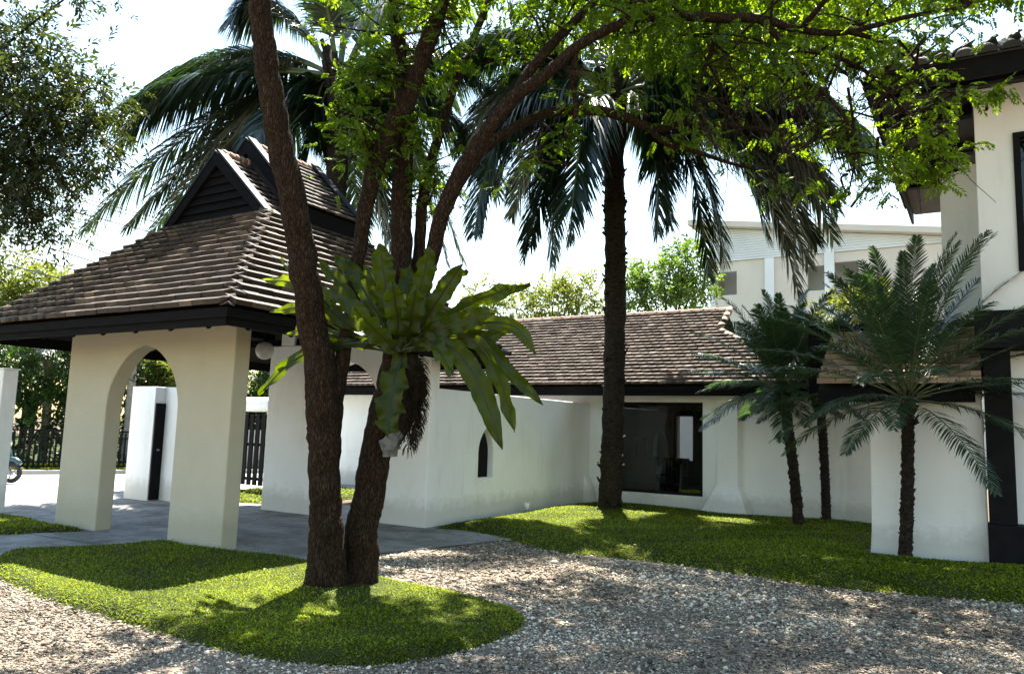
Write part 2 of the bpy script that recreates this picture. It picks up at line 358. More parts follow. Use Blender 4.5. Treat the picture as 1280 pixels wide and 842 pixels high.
for a in range(-30, 40, 3): b.add([(*st(a, 6.6), .1), (*st(a+2.985, 6.6), .1), (*st(a+2.985, 6.8), .1), (*st(a, 6.8), .1), (*st(a, 6.6), -.05), (*st(a+2.985, 6.6), -.05)], [(0, 1, 2, 3), (4, 5, 1, 0)])
tag(b.build('kerb', 'pavement'), kind='structure')
sheet('verge', [st(-60, 6.8), st(80, 6.8), st(80, 60), st(-60, 60)], .06, 'soil_lawn')

# ------------------------------------------------------------------ lawns
def lawn(name, poly, hmax, edge, res):
    poly = smoothpoly(poly, 4); P = np.array(poly); x0, y0 = P.min(0)-res; x1, y1 = P.max(0)+res
    xs = np.arange(x0, x1, res); ys = np.arange(y0, y1, res); X, Y = np.meshgrid(xs, ys); pts = np.stack([X.ravel(), Y.ravel()], 1)
    ins = inpoly(pts, poly); d = edist(pts, poly); d = np.where(ins, d, -d)
    z = lawn_h(pts, d, hmax, edge)
    nx, ny = len(xs), len(ys); i = np.arange((ny-1)*(nx-1)); r, c = i//(nx-1), i % (nx-1); a = r*nx+c
    Fq = np.stack([a, a+1, a+nx+1, a+nx], 1); keep = (d[Fq] > -res*.7).all(1)
    V = np.column_stack([pts, z]); me = np_mesh(name, V, Fq[keep]); o = link(name, me, 'soil_lawn', None, 0, True)
    tag(o, kind='structure'); return poly
def lawn_h(p, d, hmax, edge):
    q = np.clip(d/edge, -.3, 1); return hmax*(1-(1-np.clip(q, 0, 1))**2)*(.9+.18*wav(p[:, 0]*.8, p[:, 1]*.8)) - .012 + np.minimum(d, 0)*.3
def grass(name, poly, hmax, edge, dens, ln, wd, keepf=None, label=None, seed=1):
    g = np.random.default_rng(seed); P = np.array(poly); lo, hi = P.min(0)-.04, P.max(0)+.04
    n = int(np.prod(hi-lo)*dens); p = g.uniform(lo, hi, (n, 2)); ins = inpoly(p, poly); d = edist(p, poly); d = np.where(ins, d, -d)
    k = d > -.02+.045*wav(p[:, 0]*7, p[:, 1]*7)*(.6+.4*g.random(n))
    thin_ = wav(p[:, 0]*1.6+4, p[:, 1]*1.6)+.5*wav(p[:, 0]*5, p[:, 1]*5+2) > .55; k &= ~(thin_ & (g.random(n) < .28))
    rt_ = np.hypot(p[:, 0]+5.3, p[:, 1]-5.75); k &= ~((rt_ < .62) & (g.random(n) < .75*np.exp(-(rt_/.48)**4)))
    if keepf is not None: k &= keepf(p, g)
    p = p[k]; d = d[k]; n = len(p); z = lawn_h(p, d, hmax, edge)
    base = np.column_stack([p, z-.005]); az = g.uniform(0, 2*np.pi, n); tilt = g.uniform(.5, 1.4, n); L = ln*g.uniform(.6, 1.3, n)*(1+.25*wav(p[:, 0]*2.5, p[:, 1]*2.5))
    dr = np.column_stack([np.cos(az)*np.sin(tilt), np.sin(az)*np.sin(tilt), np.cos(tilt)]); sd = np.column_stack([-np.sin(az), np.cos(az), np.zeros(n)])
    W = (wd*g.uniform(.7, 1.3, n))[:, None]; mid = base+dr*(L*.55)[:, None]; d2 = dr.copy(); d2[:, 2] -= .55; d2 /= np.linalg.norm(d2, axis=1)[:, None]; tip = mid+d2*(L*.5)[:, None]
    V = np.stack([base-sd*W*.5, base+sd*W*.5, mid+sd*W, mid-sd*W, tip], 1).reshape(-1, 3)
    i = np.arange(n)*5; T = np.concatenate([np.stack([i, i+1, i+2], 1), np.stack([i, i+2, i+3], 1), np.stack([i+3, i+2, i+4], 1)])
    me = np_mesh(name, V, T, np.tile(np.clip(g.beta(2, 2.2, n)+.18*wav(p[:, 0], p[:, 1]), 0, 1), 3)); o = link(name, me, 'grass'); tag(o, label, 'grass', None, 'stuff'); return o
NEAR = [(-9.72, 4.85), (-8.7, 4.25), (-7.3, 3.98), (-5.9, 3.9), (-4.8, 3.86), (-4.1, 3.95), (-3.6, 4.25), (-3.32, 4.9), (-3.3, 5.6), (-3.55, 6.1), (-4.3, 6.38), (-5.2, 6.5), (-6.2, 6.62), (-7.2, 6.7), (-7.95, 6.6), (-8.6, 6.58), (-9.28, 6.58), (-9.42, 5.7)]
LEFT = [(-11.05, 6.55), (-11.15, 6.1), (-11.7, 5.45), (-13.2, 4.75), (-17, 3.2), (-18, 5.5), (-15.5, 6.2), (-13.2, 6.7), (-12.1, 6.6)]
FARL = [(-7.72, 10.45), (-7.1, 10.38), (-6.1, 10.08), (-5.5, 9.7), (-4.9, 9.5), (-4.1, 9.6), (-3.25, 9.62), (-2.3, 9.42), (-1.3, 9.36), (.3, 9.75), (1.7, 9.7), (3.5, 9.6), (4, 12.2), (.4, 12.38), (-1.45, 12.38), (-1.5, 14.2), (-1.4, 16.2), (-4.6, 16.28), (-7.7, 16.28), (-7.76, 13)]
GATE_L = [(-14.6, 10.75), (-12.6, 10.75), (-12.2, 11.6), (-12.5, 14.5), (-15, 14.5)]
def thin(x0, lo): return lambda p, g: g.random(len(p)) < np.clip((x0/np.hypot(p[:, 0], p[:, 1]))**1.7, lo, 1)
pn = lawn('near_lawn', NEAR, .085, .16, .05); pl = lawn('side_lawn', LEFT, .075, .3, .1); pf = lawn('far_lawn', FARL, .14, .8, .08); pg = lawn('gate_lawn', GATE_L, .06, .3, .15)
grass('near_lawn_grass', pn, .085, .16, 8000, .032, .0052, thin(6, .5), 'clipped green lawn around the double-trunked tree', 1)
grass('side_lawn_grass', pl, .075, .3, 1800, .05, .009, None, 'clipped green lawn strip left of the arch path', 2)
grass('far_lawn_grass', pf, .14, .8, 3000, .038, .0078, thin(11, .3), 'clipped green lawn in front of the glazed house wall', 3)
grass('gate_lawn_grass', pg, .06, .3, 500, .06, .016, None, 'small green lawn patch under the black slatted gate', 4)

# ------------------------------------------------------------------ gravel
def gravel():
    g = np.random.default_rng(11); lo, hi = np.array([-9.5, 1.2]), np.array([3.2, 10.6]); n = int(np.prod(hi-lo)*4300); p = g.uniform(lo, hi, (n, 2))
    k = inpoly(p, GRAVEL)
    q = p-EYE[:2]; dep = q@FW[:2]; lat = q@RT[:2]; k &= (dep > 2.6) & (np.abs(lat) < .78*dep+.8)
    k &= g.random(n) < np.clip((4.9/dep)**1.9, .10, 1)
    for poly in (pn, pf): ins = inpoly(p, poly); k &= ~(ins & (edist(p, poly) > .03))
    ins = inpoly(p, DRIVE) | inpoly(p, PATH); dd = np.minimum(edist(p, DRIVE), edist(p, PATH)); k &= ~ins | ((dd < .35) & (g.random(n) < .10*np.exp(-dd/.08)))
    # bare, worn patches where the bed shows
    bare = wav(p[:, 0]*.9+2, p[:, 1]*.9) > .45; k &= ~(bare & (g.random(n) < .45))
    p = p[k]; n = len(p); far = np.clip((p@FW[:2])/5.5, 1, 1.5)
    oc = np.array([(1, 0, 0), (-1, 0, 0), (0, 1, 0), (0, -1, 0), (0, 0, 1), (0, 0, -1)], float)
    tri = np.array([(0, 2, 4), (2, 1, 4), (1, 3, 4), (3, 0, 4), (2, 0, 5), (1, 2, 5), (3, 1, 5), (0, 3, 5)])
    s = .0085*g.lognormal(0, .38, n)*far; sc = np.column_stack([s*g.uniform(.8, 1.5, n), s*g.uniform(.6, 1.1, n), s*g.uniform(.35, .75, n)])
    V = oc[None]*sc[:, None]*g.uniform(.7, 1.2, (n, 6, 1)); V[:, :, :2] += g.normal(0, .18, (n, 6, 2))*s[:, None, None]
    a = g.uniform(0, 6.28, n); tl = g.normal(0, .35, n); ca, sa, ct, sn = np.cos(a), np.sin(a), np.cos(tl), np.sin(tl)
    x, y, z = V[..., 0], V[..., 1], V[..., 2]; y, z = ct[:, None]*y-sn[:, None]*z, sn[:, None]*y+ct[:, None]*z; x, y = ca[:, None]*x-sa[:, None]*y, sa[:, None]*x+ca[:, None]*y
    ondr = inpoly(p, DRIVE) | inpoly(p, PATH)
    base = np.where(ondr, .002, -.012)+s*.35*g.uniform(0, 1.6, n)
    V = np.stack([x+p[:, :1], y+p[:, 1:], z+base[:, None]], -1).reshape(-1, 3)
    T = (np.arange(n)[:, None, None]*6+tri[None]).reshape(-1, 3)
    tone = np.clip(g.beta(1.6, 1.6, n)+.22*wav(p[:, 0]*.7, p[:, 1]*.7+3), 0, 1)
    o = link('gravel_stones', np_mesh('gravel_stones', V, T, np.repeat(tone, 8)), 'stone'); tag(o, 'loose grey and white gravel covering the drive', 'gravel', None, 'stuff')
gravel()

# ------------------------------------------------------------------ roof tiling
def unit(v): v = np.array(v, float); return v/np.linalg.norm(v)
def tile_unit(name, mat):
    me = MB().add([(-.5, 0, 0), (.5, 0, 0), (.5, 1, 0), (-.5, 1, 0), (-.488, .02, 1), (.488, .02, 1), (.5, 1, 1), (-.5, 1, 1)],
                  [(0, 3, 2, 1), (4, 5, 6, 7), (0, 1, 5, 4), (1, 2, 6, 5), (2, 3, 7, 6), (3, 0, 4, 7)]).mesh(name); me.materials.append(M[mat]); return me
def lay(O, a, u, n_course, span, tw, th, over=1.35, jit=1., seed=0):
    """tile transforms on a slope: O eave origin, a along eave, u full up-slope vector; span(t)->(x0,x1) limits at height fraction t"""
    g = random.Random(seed); O = np.array(O, float); a = unit(a); u = np.array(u, float); L = np.linalg.norm(u); u = u/L; n = np.cross(a, u); e = L/n_course; out = []
    if n[2] < 0: n = -n
    for i in range(n_course):
        x0, x1 = span((i+.25)/n_course)
        x = x0 - (tw*.5 if i % 2 else 0)
        while x < x1-.015:
            l, r = max(x, x0), min(x+tw, x1); x += tw
            if r-l < .02: continue
            tl = th/e*(1+g.uniform(-.10, .16)*jit); yl = e*over
            y = unit(u - n*tl); z = np.cross(a, y); z = z if z[2] > 0 else -z
            rz = g.uniform(-.012, .012)*jit; ax = unit(a+y*rz); y = unit(y-ax*(y@ax))
            p = O + a*(l+r)/2 + u*(i*e-g.uniform(0, .012)*jit) + n*(th*1.02+g.uniform(0, .004)*jit)
            out.append((p, ax*(r-l-.004), y*yl, z*th, g.random()))
    return out
UT = np.array([(-.5, 0, 0), (.5, 0, 0), (.5, 1, 0), (-.5, 1, 0), (-.488, .02, 1), (.488, .02, 1), (.5, 1, 1), (-.5, 1, 1)])
UF = [(0, 3, 2, 1), (4, 5, 6, 7), (0, 1, 5, 4), (1, 2, 6, 5), (2, 3, 7, 6), (3, 0, 4, 7)]
def put_tiles(tiles, thing, mat, n_parts, stuff_name='roof_tiling'):
    tiles = sorted(tiles, key=lambda q: np.linalg.norm(q[0]-EYE)*(1 if q[5] else 3)/math.sqrt(np.linalg.norm(q[1])*.1))
    me = tile_unit('roof_tile', mat)
    for k, (p, ax, y, z, r, vis) in enumerate(tiles[:n_parts]):
        o = bpy.data.objects.new('roof_tile', me); COL.objects.link(o); o.parent = thing
        q = p - np.array(thing.location)
        o.matrix_basis = Matrix(((ax[0], y[0], z[0], q[0]), (ax[1], y[1], z[1], q[1]), (ax[2], y[2], z[2], q[2]), (0, 0, 0, 1)))
    rest = tiles[n_parts:]
    if rest:
        V = np.concatenate([p+UT[:, :1]*ax+UT[:, 1:2]*y+UT[:, 2:]*z for p, ax, y, z, r, v in rest]); Fq = (np.arange(len(rest))[:, None, None]*8+np.array(UF)[None]).reshape(-1, 4)
        tag(link(stuff_name, np_mesh(stuff_name, V, Fq, np.repeat([q[4] for q in rest], 6)), mat, thing), kind='stuff')
def vis(ts, v): return [(*t, v) for t in ts]

# ------------------------------------------------------------------ gate pavilion
XL, XR, Y0, Y1, ZE = -12.86, -7.2, 5.68, 11.6, 2.86
GX0, GX1, GY0, GY1, ZG = -11.12, -8.94, 7.6, 9.68, 4.66; XC = -10.03
pav = empty('gate_pavilion', (XC, 8.6, 0)); tag(pav, 'open gate pavilion with arched cream walls and tiered brown tile roof', 'pavilion')
def arch(cx, hw, zs, za, n=14, e=.6):
    L = [(cx-hw*(1-(k/n)**2)**e, zs+(za-zs)*k/n) for k in range(n+1)]; Rr = [(2*cx-x, z) for x, z in L[::-1]][1:]; return L+Rr
def arch_wall(name, mat, x0, x1, y, th, zt, ox0, ox1, zs, za):
    cx, hw = (ox0+ox1)/2, (ox1-ox0)/2
    out = [(x0, -.05), (ox0, -.05)]+arch(cx, hw, zs, za)+[(ox1, -.05), (x1, -.05), (x1, zt), (x0, zt)]
    return MB().prism([out], (0, y+th, 0), (1, 0, 0), (0, 0, 1), th).build(name, mat, pav, .018)
arch_wall('front_arch_wall', 'plaster_warm_shaded', -11.97, -8.2, 6.62, .25, 3.05, -10.92, -9.28, 1.72, 2.64)
ba = arch_wall('back_arch_wall', 'plaster', -11.6, -7.76, 10.2, .25, 3.05, -10.35, -8.85, 1.85, 2.72)
MB().box(-11.35, -11.0, 10.22, 10.42, 3.05, 3.9).build('roof_post', 'plaster', pav, .01)
# roof decks and open rafters
dk = MB(); zt = ZE-.045
c = [(XL, Y0, zt), (XR, Y0, zt), (XR, Y1, zt), (XL, Y1, zt)]; gt = [(GX0, GY0, ZG-.045), (GX1, GY0, ZG-.045), (GX1, GY1, ZG-.045), (GX0, GY1, ZG-.045)]
ap = [(XC, GY0, 5.70), (XC, GY1, 5.70)]
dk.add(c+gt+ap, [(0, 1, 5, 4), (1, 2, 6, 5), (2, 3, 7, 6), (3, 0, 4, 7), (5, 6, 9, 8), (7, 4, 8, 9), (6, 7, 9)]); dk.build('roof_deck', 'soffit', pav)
for k in range(9):
    y = Y0+.35+k*(Y1-Y0-.7)/8
    q = min(1.6, max(.15, min(y-Y0, Y1-y)*.85)); MB().beam((XR-.03, y, ZE-.17), (XR-q, y, ZE-.17+(q-.03)*1.02), .05, .1).build('rafter', 'dark_wood', pav)
for k in range(8):
    x = XL+.4+k*(XR-XL-.8)/7
    q = min(1.7, max(.15, min(x-XL, XR-x)*.9)); MB().beam((x, Y0+.03, ZE-.17), (x, Y0+q, ZE-.17+(q-.03)*.93), .05, .1).build('rafter', 'dark_wood', pav)
for nm, q in (('tie_beam', ((XL+.3, 6.745, 3.12), (XR-.3, 6.745, 3.12))), ('tie_beam', ((XL+.3, 10.33, 3.12), (XR-.3, 10.33, 3.12))), ('tie_beam', ((-8.3, 6.6, 3.25), (-8.3, 10.4, 3.25))), ('tie_beam', ((-11.8, 6.6, 3.25), (-11.8, 10.4, 3.25)))):
    MB().beam(*q, .14, .12).build(nm, 'dark_wood', pav)
for nm, q in (('fascia_board', (XL, XR, Y0-.02, Y0+.02, 2.67, 2.85)), ('fascia_board', (XR-.02, XR+.02, Y0+.021, Y1-.021, 2.67, 2.85)), ('fascia_board', (XL, XR, Y1-.02, Y1+.02, 2.67, 2.85)), ('fascia_board', (XL-.02, XL+.02, Y0+.021, Y1-.021, 2.67, 2.85)),
              ('fascia_trim', (XL-.03, XR+.05, Y0-.052, Y0-.021, 2.76, 2.87)), ('fascia_trim', (XR+.021, XR+.05, Y0-.02, Y1+.03, 2.76, 2.87))):
    MB().box(*q).build(nm, 'dark_wood', pav)
NC = 16
front = lay((XL, Y0-.06, ZE), (1, 0, 0), (0, GY0-Y0+.06, ZG-ZE), NC, lambda t: ((GX0-XL)*t-.03, XR-XL-(XR-GX1)*t+.04), .235, .06, seed=1)
right = lay((XR+.06, Y0, ZE), (0, 1, 0), (GX1-XR-.06, 0, ZG-ZE), NC, lambda t: ((GY0-Y0)*t-.03, Y1-Y0-(Y1-GY1)*t+.03), .235, .06, seed=2)
back = lay((XL, Y1, ZE), (1, 0, 0), (0, GY1-Y1, ZG-ZE), NC, lambda t: ((GX0-XL)*t, XR-XL-(XR-GX1)*t), .3, .034, seed=3)
left = lay((XL, Y0, ZE), (0, 1, 0), (GX0-XL, 0, ZG-ZE), NC, lambda t: ((GY0-Y0)*t, Y1-Y0-(Y1-GY1)*t), .3, .034, seed=4)
g1 = lay((GX1, GY0, ZG), (0, 1, 0), (XC-GX1, 0, 1.04), 9, lambda t: (.02, GY1-GY0), .235, .03, seed=5)
g1l = lay((GX0, GY0, ZG), (0, 1, 0), (XC-GX0, 0, 1.04), 9, lambda t: (.02, GY1-GY0), .3, .03, seed=6)
U0, U1, UX, UZ, UA = 8.1, 9.42, 1.22, 4.92, 6.06          # raised upper saddle
g2 = lay((XC+UX, U0, UZ), (0, 1, 0), (-UX, 0, UA-UZ), 11, lambda t: (.03, U1-U0-.02), .235, .03, seed=7)
g2l = lay((XC-UX, U0, UZ), (0, 1, 0), (UX, 0, UA-UZ), 11, lambda t: (.03, U1-U0-.02), .3, .03, seed=8)
put_tiles(vis(front, 1)+vis(right, 1)+vis(back, 0)+vis(left, 0)+vis(g1, 1)+vis(g1l, 0)+vis(g2, 1)+vis(g2l, 0), pav, 'tile', 300)
# hip caps: small mitred tiles up the visible hip
a0, a1 = np.array((XR+.03, Y0-.03, ZE+.045)), np.array((GX1, GY0, ZG+.03))
for k in range(NC):
    p = a0+(a1-a0)*k/NC; q = a0+(a1-a0)*(k+1.25)/NC; p = p+np.array((0, 0, .03))
    m = MB(); d = np.array((.09, 0, -.055)), np.array((0, -.09, -.055))
    m.add([p, p+d[0]*1.2, q+d[0], q, p+d[1]*1.2, q+d[1], p-(0, 0, .03), q-(0, 0, .02)], [(0, 1, 2, 3), (4, 0, 3, 5), (1, 0, 6), (0, 4, 6)], (k*.37) % 1); m.build('hip_tile', 'tile', pav)
# front gablet: boards, bargeboards
gab = MB().add([(GX0+.1, GY0-.02, ZG-.02), (GX1-.1, GY0-.02, ZG-.02), (XC, GY0-.02, 5.66)], [(0, 1, 2)]).build('gable_panel', 'dark_wood', pav)
for k in range(7):
    z0 = ZG+.03+k*.135; hw = 1.0*(5.62-z0-.06)/(5.62-ZG)
    if hw > .08: MB().add([(XC-hw, GY0-.03, z0+.14), (XC+hw, GY0-.03, z0+.14), (XC+hw, GY0-.075, z0), (XC-hw, GY0-.075, z0), (XC+hw, GY0-.03, z0), (XC-hw, GY0-.03, z0)], [(3, 2, 1, 0), (5, 4, 2, 3), (2, 4, 1), (3, 0, 5)]).build('slat', 'dark_wood', gab)
def barge(y, hw, zb, za, wdt, nm='bargeboard', th=.05, tw=.16):
    for s in (-1, 1):
        a = np.array((XC+s*(hw+.04), y, zb)); t = np.array((XC, y, za+.02)); d = unit(t-a); n = np.array((-d[2]*-s, 0, d[0]*-s)); n = n if n[2] > 0 else -n
        m = MB(); vs = []
        for yy in (y-th/2, y+th/2): vs += [(a[0], yy, a[2]), (t[0], yy, t[2]), (t[0], yy, t[2]-wdt*1.4), (a[0]-s*wdt*1.05, yy, a[2]-.02)]
        m.add(vs, [(0, 1, 2, 3), (7, 6, 5, 4), (0, 4, 5, 1), (2, 6, 7, 3), (3, 7, 4, 0)]); weld(m.build(nm, 'dark_wood', pav))
        q = MB(); o = n*.035; q.beam(a+o+np.array((0, tw/2-th/2-.01, 0)), t+o+np.array((0, tw/2-th/2-.01, 0)), tw, .035, n); q.build('barge_capping', 'bluish_wood', pav)
barge(GY0-.09, 1.12, ZG+.0, 5.72, .15); barge(U0-.04, UX, UZ-.02, UA+.06, .17); barge(U1+.03, UX, UZ-.02, UA+.06, .15)
# upper saddle: deck, side fascia, front panel
MB().add([(XC-UX, U0, UZ-.03), (XC, U0, UA-.05), (XC+UX, U0, UZ-.03), (XC-UX, U1, UZ-.03), (XC, U1, UA-.05), (XC+UX, U1, UZ-.03)], [(0, 1, 4, 3), (1, 2, 5, 4), (0, 2, 1), (3, 4, 5)]).build('upper_roof_deck', 'soffit', pav)
for s in (-1, 1): MB().box(min(XC+s*UX, XC+s*(UX-.05)), max(XC+s*UX, XC+s*(UX-.05)), U0+.03, U1-.02, UZ-.26, UZ-.01).build('upper_fascia', 'dark_wood', pav)
for k in range(5):
    y = GY0-.02+k*.115
    MB().lathe((XC, y, 5.745), [(.07, 0), (.075, .02), (.06, .112)], 10, 1).build('ridge_tile', 'ridge_tile', pav, 0, True)
for k in range(9):
    y = U0+.06+k*.145
    MB().lathe((XC, y, UA+.01), [(.075, 0), (.08, .02), (.065, .142)], 10, 1).build('ridge_tile', 'ridge_tile', pav, 0, True)

# globe lamp under the pavilion roof
lp = px(331, 438, 12.4); lamp = empty('globe_lamp', lp); tag(lamp, 'round white globe lamp hanging under the pavilion roof', 'lamp')
prof = [(.02, .15)]+[(.145*math.sin(a), .145*math.cos(a)) for a in np.linspace(.15, math.pi-.05, 12)]
MB().lathe(lp, prof, 20).build('globe', 'white', lamp, 0, True); MB().lathe(lp, [(.05, .135), (.05, .17), (.015, .18), (.012, 1.2)], 12).build('stem', 'black', lamp)

# ------------------------------------------------------------------ white garden wall with pointed window
gw = empty('garden_wall', (-7.8, 13, 0)); tag(gw, 'white rendered garden wall with a narrow pointed window', 'wall')
def pointed(cx, hw, zb, zs, za): return [(cx-hw, zb), (cx+hw, zb)]+[(2*cx-x, z) for x, z in arch(cx, hw, zs, za, 8, .75)][::1]
hole = [(11.72, .74), (12.22, .74)]+arch(11.97, .25, 1.18, 1.62, 8, .75)[::-1]
o = MB().prism([[(10.45, -.05), (16.28, -.05), (16.28, 2.26), (10.45, 2.26)], hole], (-8.05, 0, 0), (0, 1, 0), (0, 0, 1), .27).build('wall', 'plaster', gw, .012)
MB().box(-7.95, -7.91, 11.70, 12.24, .72, 1.63).build('window_backing', 'black', gw)
MB().frustum((-8.0, -7.55, 16.0, 16.27, .0), (-7.9, -7.74, 16.05, 16.26, .62)).build('buttress', 'plaster', gw, .01)
for k, (yy, zz) in enumerate(((13.1, .15),)):
    sp = empty('lawn_spotlight', (-7.55, yy, zz)); tag(sp, 'small white spotlight at the foot of the garden wall', 'spotlight')
    MB().lathe((-7.55, yy, zz), [(.035, -.05), (.045, 0), (.06, .07), (.055, .085)], 12).build('head', 'white', sp, 0, True); MB().lathe((-7.55, yy, 0), [(.012, -.02), (.012, zz-.04)], 8).build('spike', 'grey', sp)

# ------------------------------------------------------------------ low main house
YM = 16.3
mh = empty('tiled_house', (-7, 18.5, 0)); tag(mh, 'low white house with large glazed window and red-brown tiled roof', 'house')
win = [(-7.13, .33), (-5.14, .33), (-5.14, 2.31), (-7.13, 2.31)]
niche = [(-10.75, .9), (-10.25, .9)]+arch(-10.5, .25, 1.4, 1.9, 8, .75)[::-1]
o = MB().prism([[(-16, -.05), (-1.2, -.05), (-1.2, 2.5), (-16, 2.5)], win, niche], (0, YM+.24, 0), (1, 0, 0), (0, 0, 1), .24).build('front_wall', 'plaster', mh, .012)
MB().box(-11, -10, YM+.2, YM+.23, .6, 2.1).build('niche_back', 'plaster', mh)
for q in ((-7.13, -5.14, .33, .39), (-7.13, -5.14, 2.24, 2.31)): MB().box(q[0], q[1], YM+.09, YM+.15, q[2], q[3]).build('window_frame', 'black', mh)
for q in ((-7.13, -7.06), (-5.21, -5.14)): MB().box(q[0], q[1], YM+.088, YM+.152, .391, 2.239).build('window_frame', 'black', mh)
MB().box(-7.06, -5.21, YM+.115, YM+.123, .39, 2.24).build('window_pane', 'glass', mh)
pil = MB().box(-4.76, -4.33, YM-.25, YM+.02, .55, 2.49).build('pilaster', 'plaster', mh, .012)
MB().frustum((-5.06, -4.03, YM-.6, YM+.02, -.02), (-4.77, -4.32, YM-.27, YM+.01, .6)).build('pilaster_foot', 'plaster', mh, .015)
EY, EZ, RY, RZ, EXL, EXR, GXR, HX, HY, HZ = 15.7, 2.62, 18.5, 4.6, -16.5, -2.7, -5.2, -5.2, 17.65, 4.0
dk = MB(); e = -.045
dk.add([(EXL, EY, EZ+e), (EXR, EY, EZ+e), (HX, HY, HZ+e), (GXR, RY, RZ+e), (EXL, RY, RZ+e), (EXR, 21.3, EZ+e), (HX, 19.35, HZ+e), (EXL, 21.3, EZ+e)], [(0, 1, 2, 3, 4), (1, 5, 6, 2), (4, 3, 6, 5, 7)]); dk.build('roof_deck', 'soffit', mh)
MB().add([(HX-.04, HY+.05, HZ-.03), (HX-.04, 19.3, HZ-.03), (HX-.04, RY, RZ-.05)], [(0, 1, 2)]).build('gablet_panel', 'dark_wood', mh)
for q in ((EXL, EXR, EY-.02, EY+.02, 2.42, 2.60), (EXR-.02, EXR+.02, EY+.021, 21.3, 2.42, 2.60), (EXL, EXR+.02, EY-.048, EY-.021, 2.52, 2.615)): MB().box(*q).build('fascia_board', 'dark_wood', mh)
MB().box(EXL, EXR-.02, EY+.021, YM+.3, 2.50, 2.53).build('soffit_board', 'dark_wood', mh)
ft = lay((EXL, EY-.05, EZ), (1, 0, 0), (0, RY-EY+.05, RZ-EZ), 22, lambda t: (0, (EXR-EXL)-(EXR-HX)*min(t*(RY-EY)/(HY-EY), 1)+.02), .2, .058, seed=11)
rtl = lay((EXR+.04, EY, EZ), (0, 1, 0), (HX-EXR-.04, 0, HZ-EZ), 15, lambda t: ((HY-EY)*t, 5.6-(HY-EY)*t), .24, .03, seed=12)
put_tiles(vis(ft, 1)+vis(rtl, 0), mh, 'tile2', 0)
for k in range(38):
    x = GXR+.02-.3*(k+1)
    MB().lathe((x, RY, RZ+.02), [(.085, 0), (.085, .25), (.1, .27), (.1, .296)], 12, 0).build('ridge_tile', 'ridge_tile', mh, 0, True)
def caps(a, b, n, mat, th, nm):
    a, b = np.array(a, float), np.array(b, float)
    for k in range(n):
        p, q = a+(b-a)*k/n, a+(b-a)*(k+1.04)/n; MB().tube([p, (p+q)/2, q], [.085, .08, .07], 10).build(nm, mat, th, 0, True)
caps((EXR+.05, EY-.03, EZ+.05), (HX, HY, HZ+.05), 11, 'tile3', mh, 'hip_tile'); caps((HX+.05, HY-.05, HZ+.07), (GXR+.05, RY, RZ+.06), 4, 'tile3', mh, 'verge_tile')
# the room behind the glass, with a white wall added beyond to whiten its door light
cw = empty('added_white_wall', (-9, 24, 0)); tag(cw, 'added white wall whitening the back door light of the glazed room', 'wall'); MB().box(-13, -6, 24, 24.2, 0, 3.2).build('wall', 'plaster', cw)
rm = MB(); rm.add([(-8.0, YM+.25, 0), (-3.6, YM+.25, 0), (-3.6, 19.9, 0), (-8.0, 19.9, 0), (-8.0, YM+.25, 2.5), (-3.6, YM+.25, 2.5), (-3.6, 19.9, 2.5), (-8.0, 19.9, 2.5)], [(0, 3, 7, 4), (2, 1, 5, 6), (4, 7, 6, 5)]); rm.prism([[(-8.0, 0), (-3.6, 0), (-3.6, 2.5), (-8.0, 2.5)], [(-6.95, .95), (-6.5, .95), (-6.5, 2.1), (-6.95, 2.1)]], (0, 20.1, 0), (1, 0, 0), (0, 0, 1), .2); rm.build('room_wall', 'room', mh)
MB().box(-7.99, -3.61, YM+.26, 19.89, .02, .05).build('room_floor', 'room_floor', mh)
MB().prism([[(-7.6, .05), (-7.2, .05)]+arch(-7.4, .2, 1.2, 1.75, 8, .7)[::-1]], (0, 19.88, 0), (1, 0, 0), (0, 0, 1), .04).build('niche_panel', 'plaster', mh)
for q in ((-7.02, -6.95, .1, 2.2), (-6.5, -5.9, .1, 2.2), (-6.95, -6.5, .1, .94), (-6.95, -6.5, 2.11, 2.2)): MB().box(q[0], q[1], 19.8, 19.88, q[2], q[3]).build('inner_door', 'black', mh)
cab = empty('cabinet', (-7.4, 18.2, .05)); tag(cab, 'dark sideboard seen through the glazed window', 'cabinet')
MB().box(-8.0+.05, -6.95, 17.95, 18.4, .15, 1.02).build('carcass', 'furn', cab, .01); MB().box(-7.98, -6.9, 17.9, 18.42, 1.021, 1.06).build('top', 'furn', cab, .008)
for x in (-7.9, -7.0):
    for y in (18.0, 18.35): MB().box(x-.03, x+.03, y-.03, y+.03, .05, .149).build('leg', 'furn', cab)
for x in (-7.38, -7.15):
    cs = MB().lathe((x, 18.15, 1.06), [(.07, 0), (.07, .02), (.025, .05), (.02, .3), (.05, .34), (.02, .38), (.075, .42), (.07, .44)], 14).build('candlestick', 'furn', None, 0, True)
    tag(cs, 'turned dark candlestick on the sideboard in the window, '+('farther from' if x < -7.3 else 'nearer')+' the armchair', 'candlestick', 'pair of candlesticks on the sideboard')
ch = empty('chair', (-6.25, 17.6, .05)); tag(ch, 'dark slatted armchair seen through the glazed window', 'chair')
MB().box(-6.55, -5.95, 17.3, 17.85, .42, .48).build('seat', 'furn', ch, .01)
for x in (-6.52, -5.98):
    for y in (17.33, 17.82): MB().box(x-.025, x+.025, y-.025, y+.025, .05, .42 if y > 17.5 else .66).build('leg', 'furn', ch)
    MB().box(x-.03, x+.03, 17.3, 17.85, .661, .69).build('armrest', 'furn', ch)
for k in range(7): MB().box(-6.5+k*.08, -6.46+k*.08, 17.81, 17.84, .481, 1.0).build('back_slat', 'furn', ch)
MB().box(-6.56, -5.94, 17.8, 17.85, 1.001, 1.07).build('top_rail', 'furn', ch)

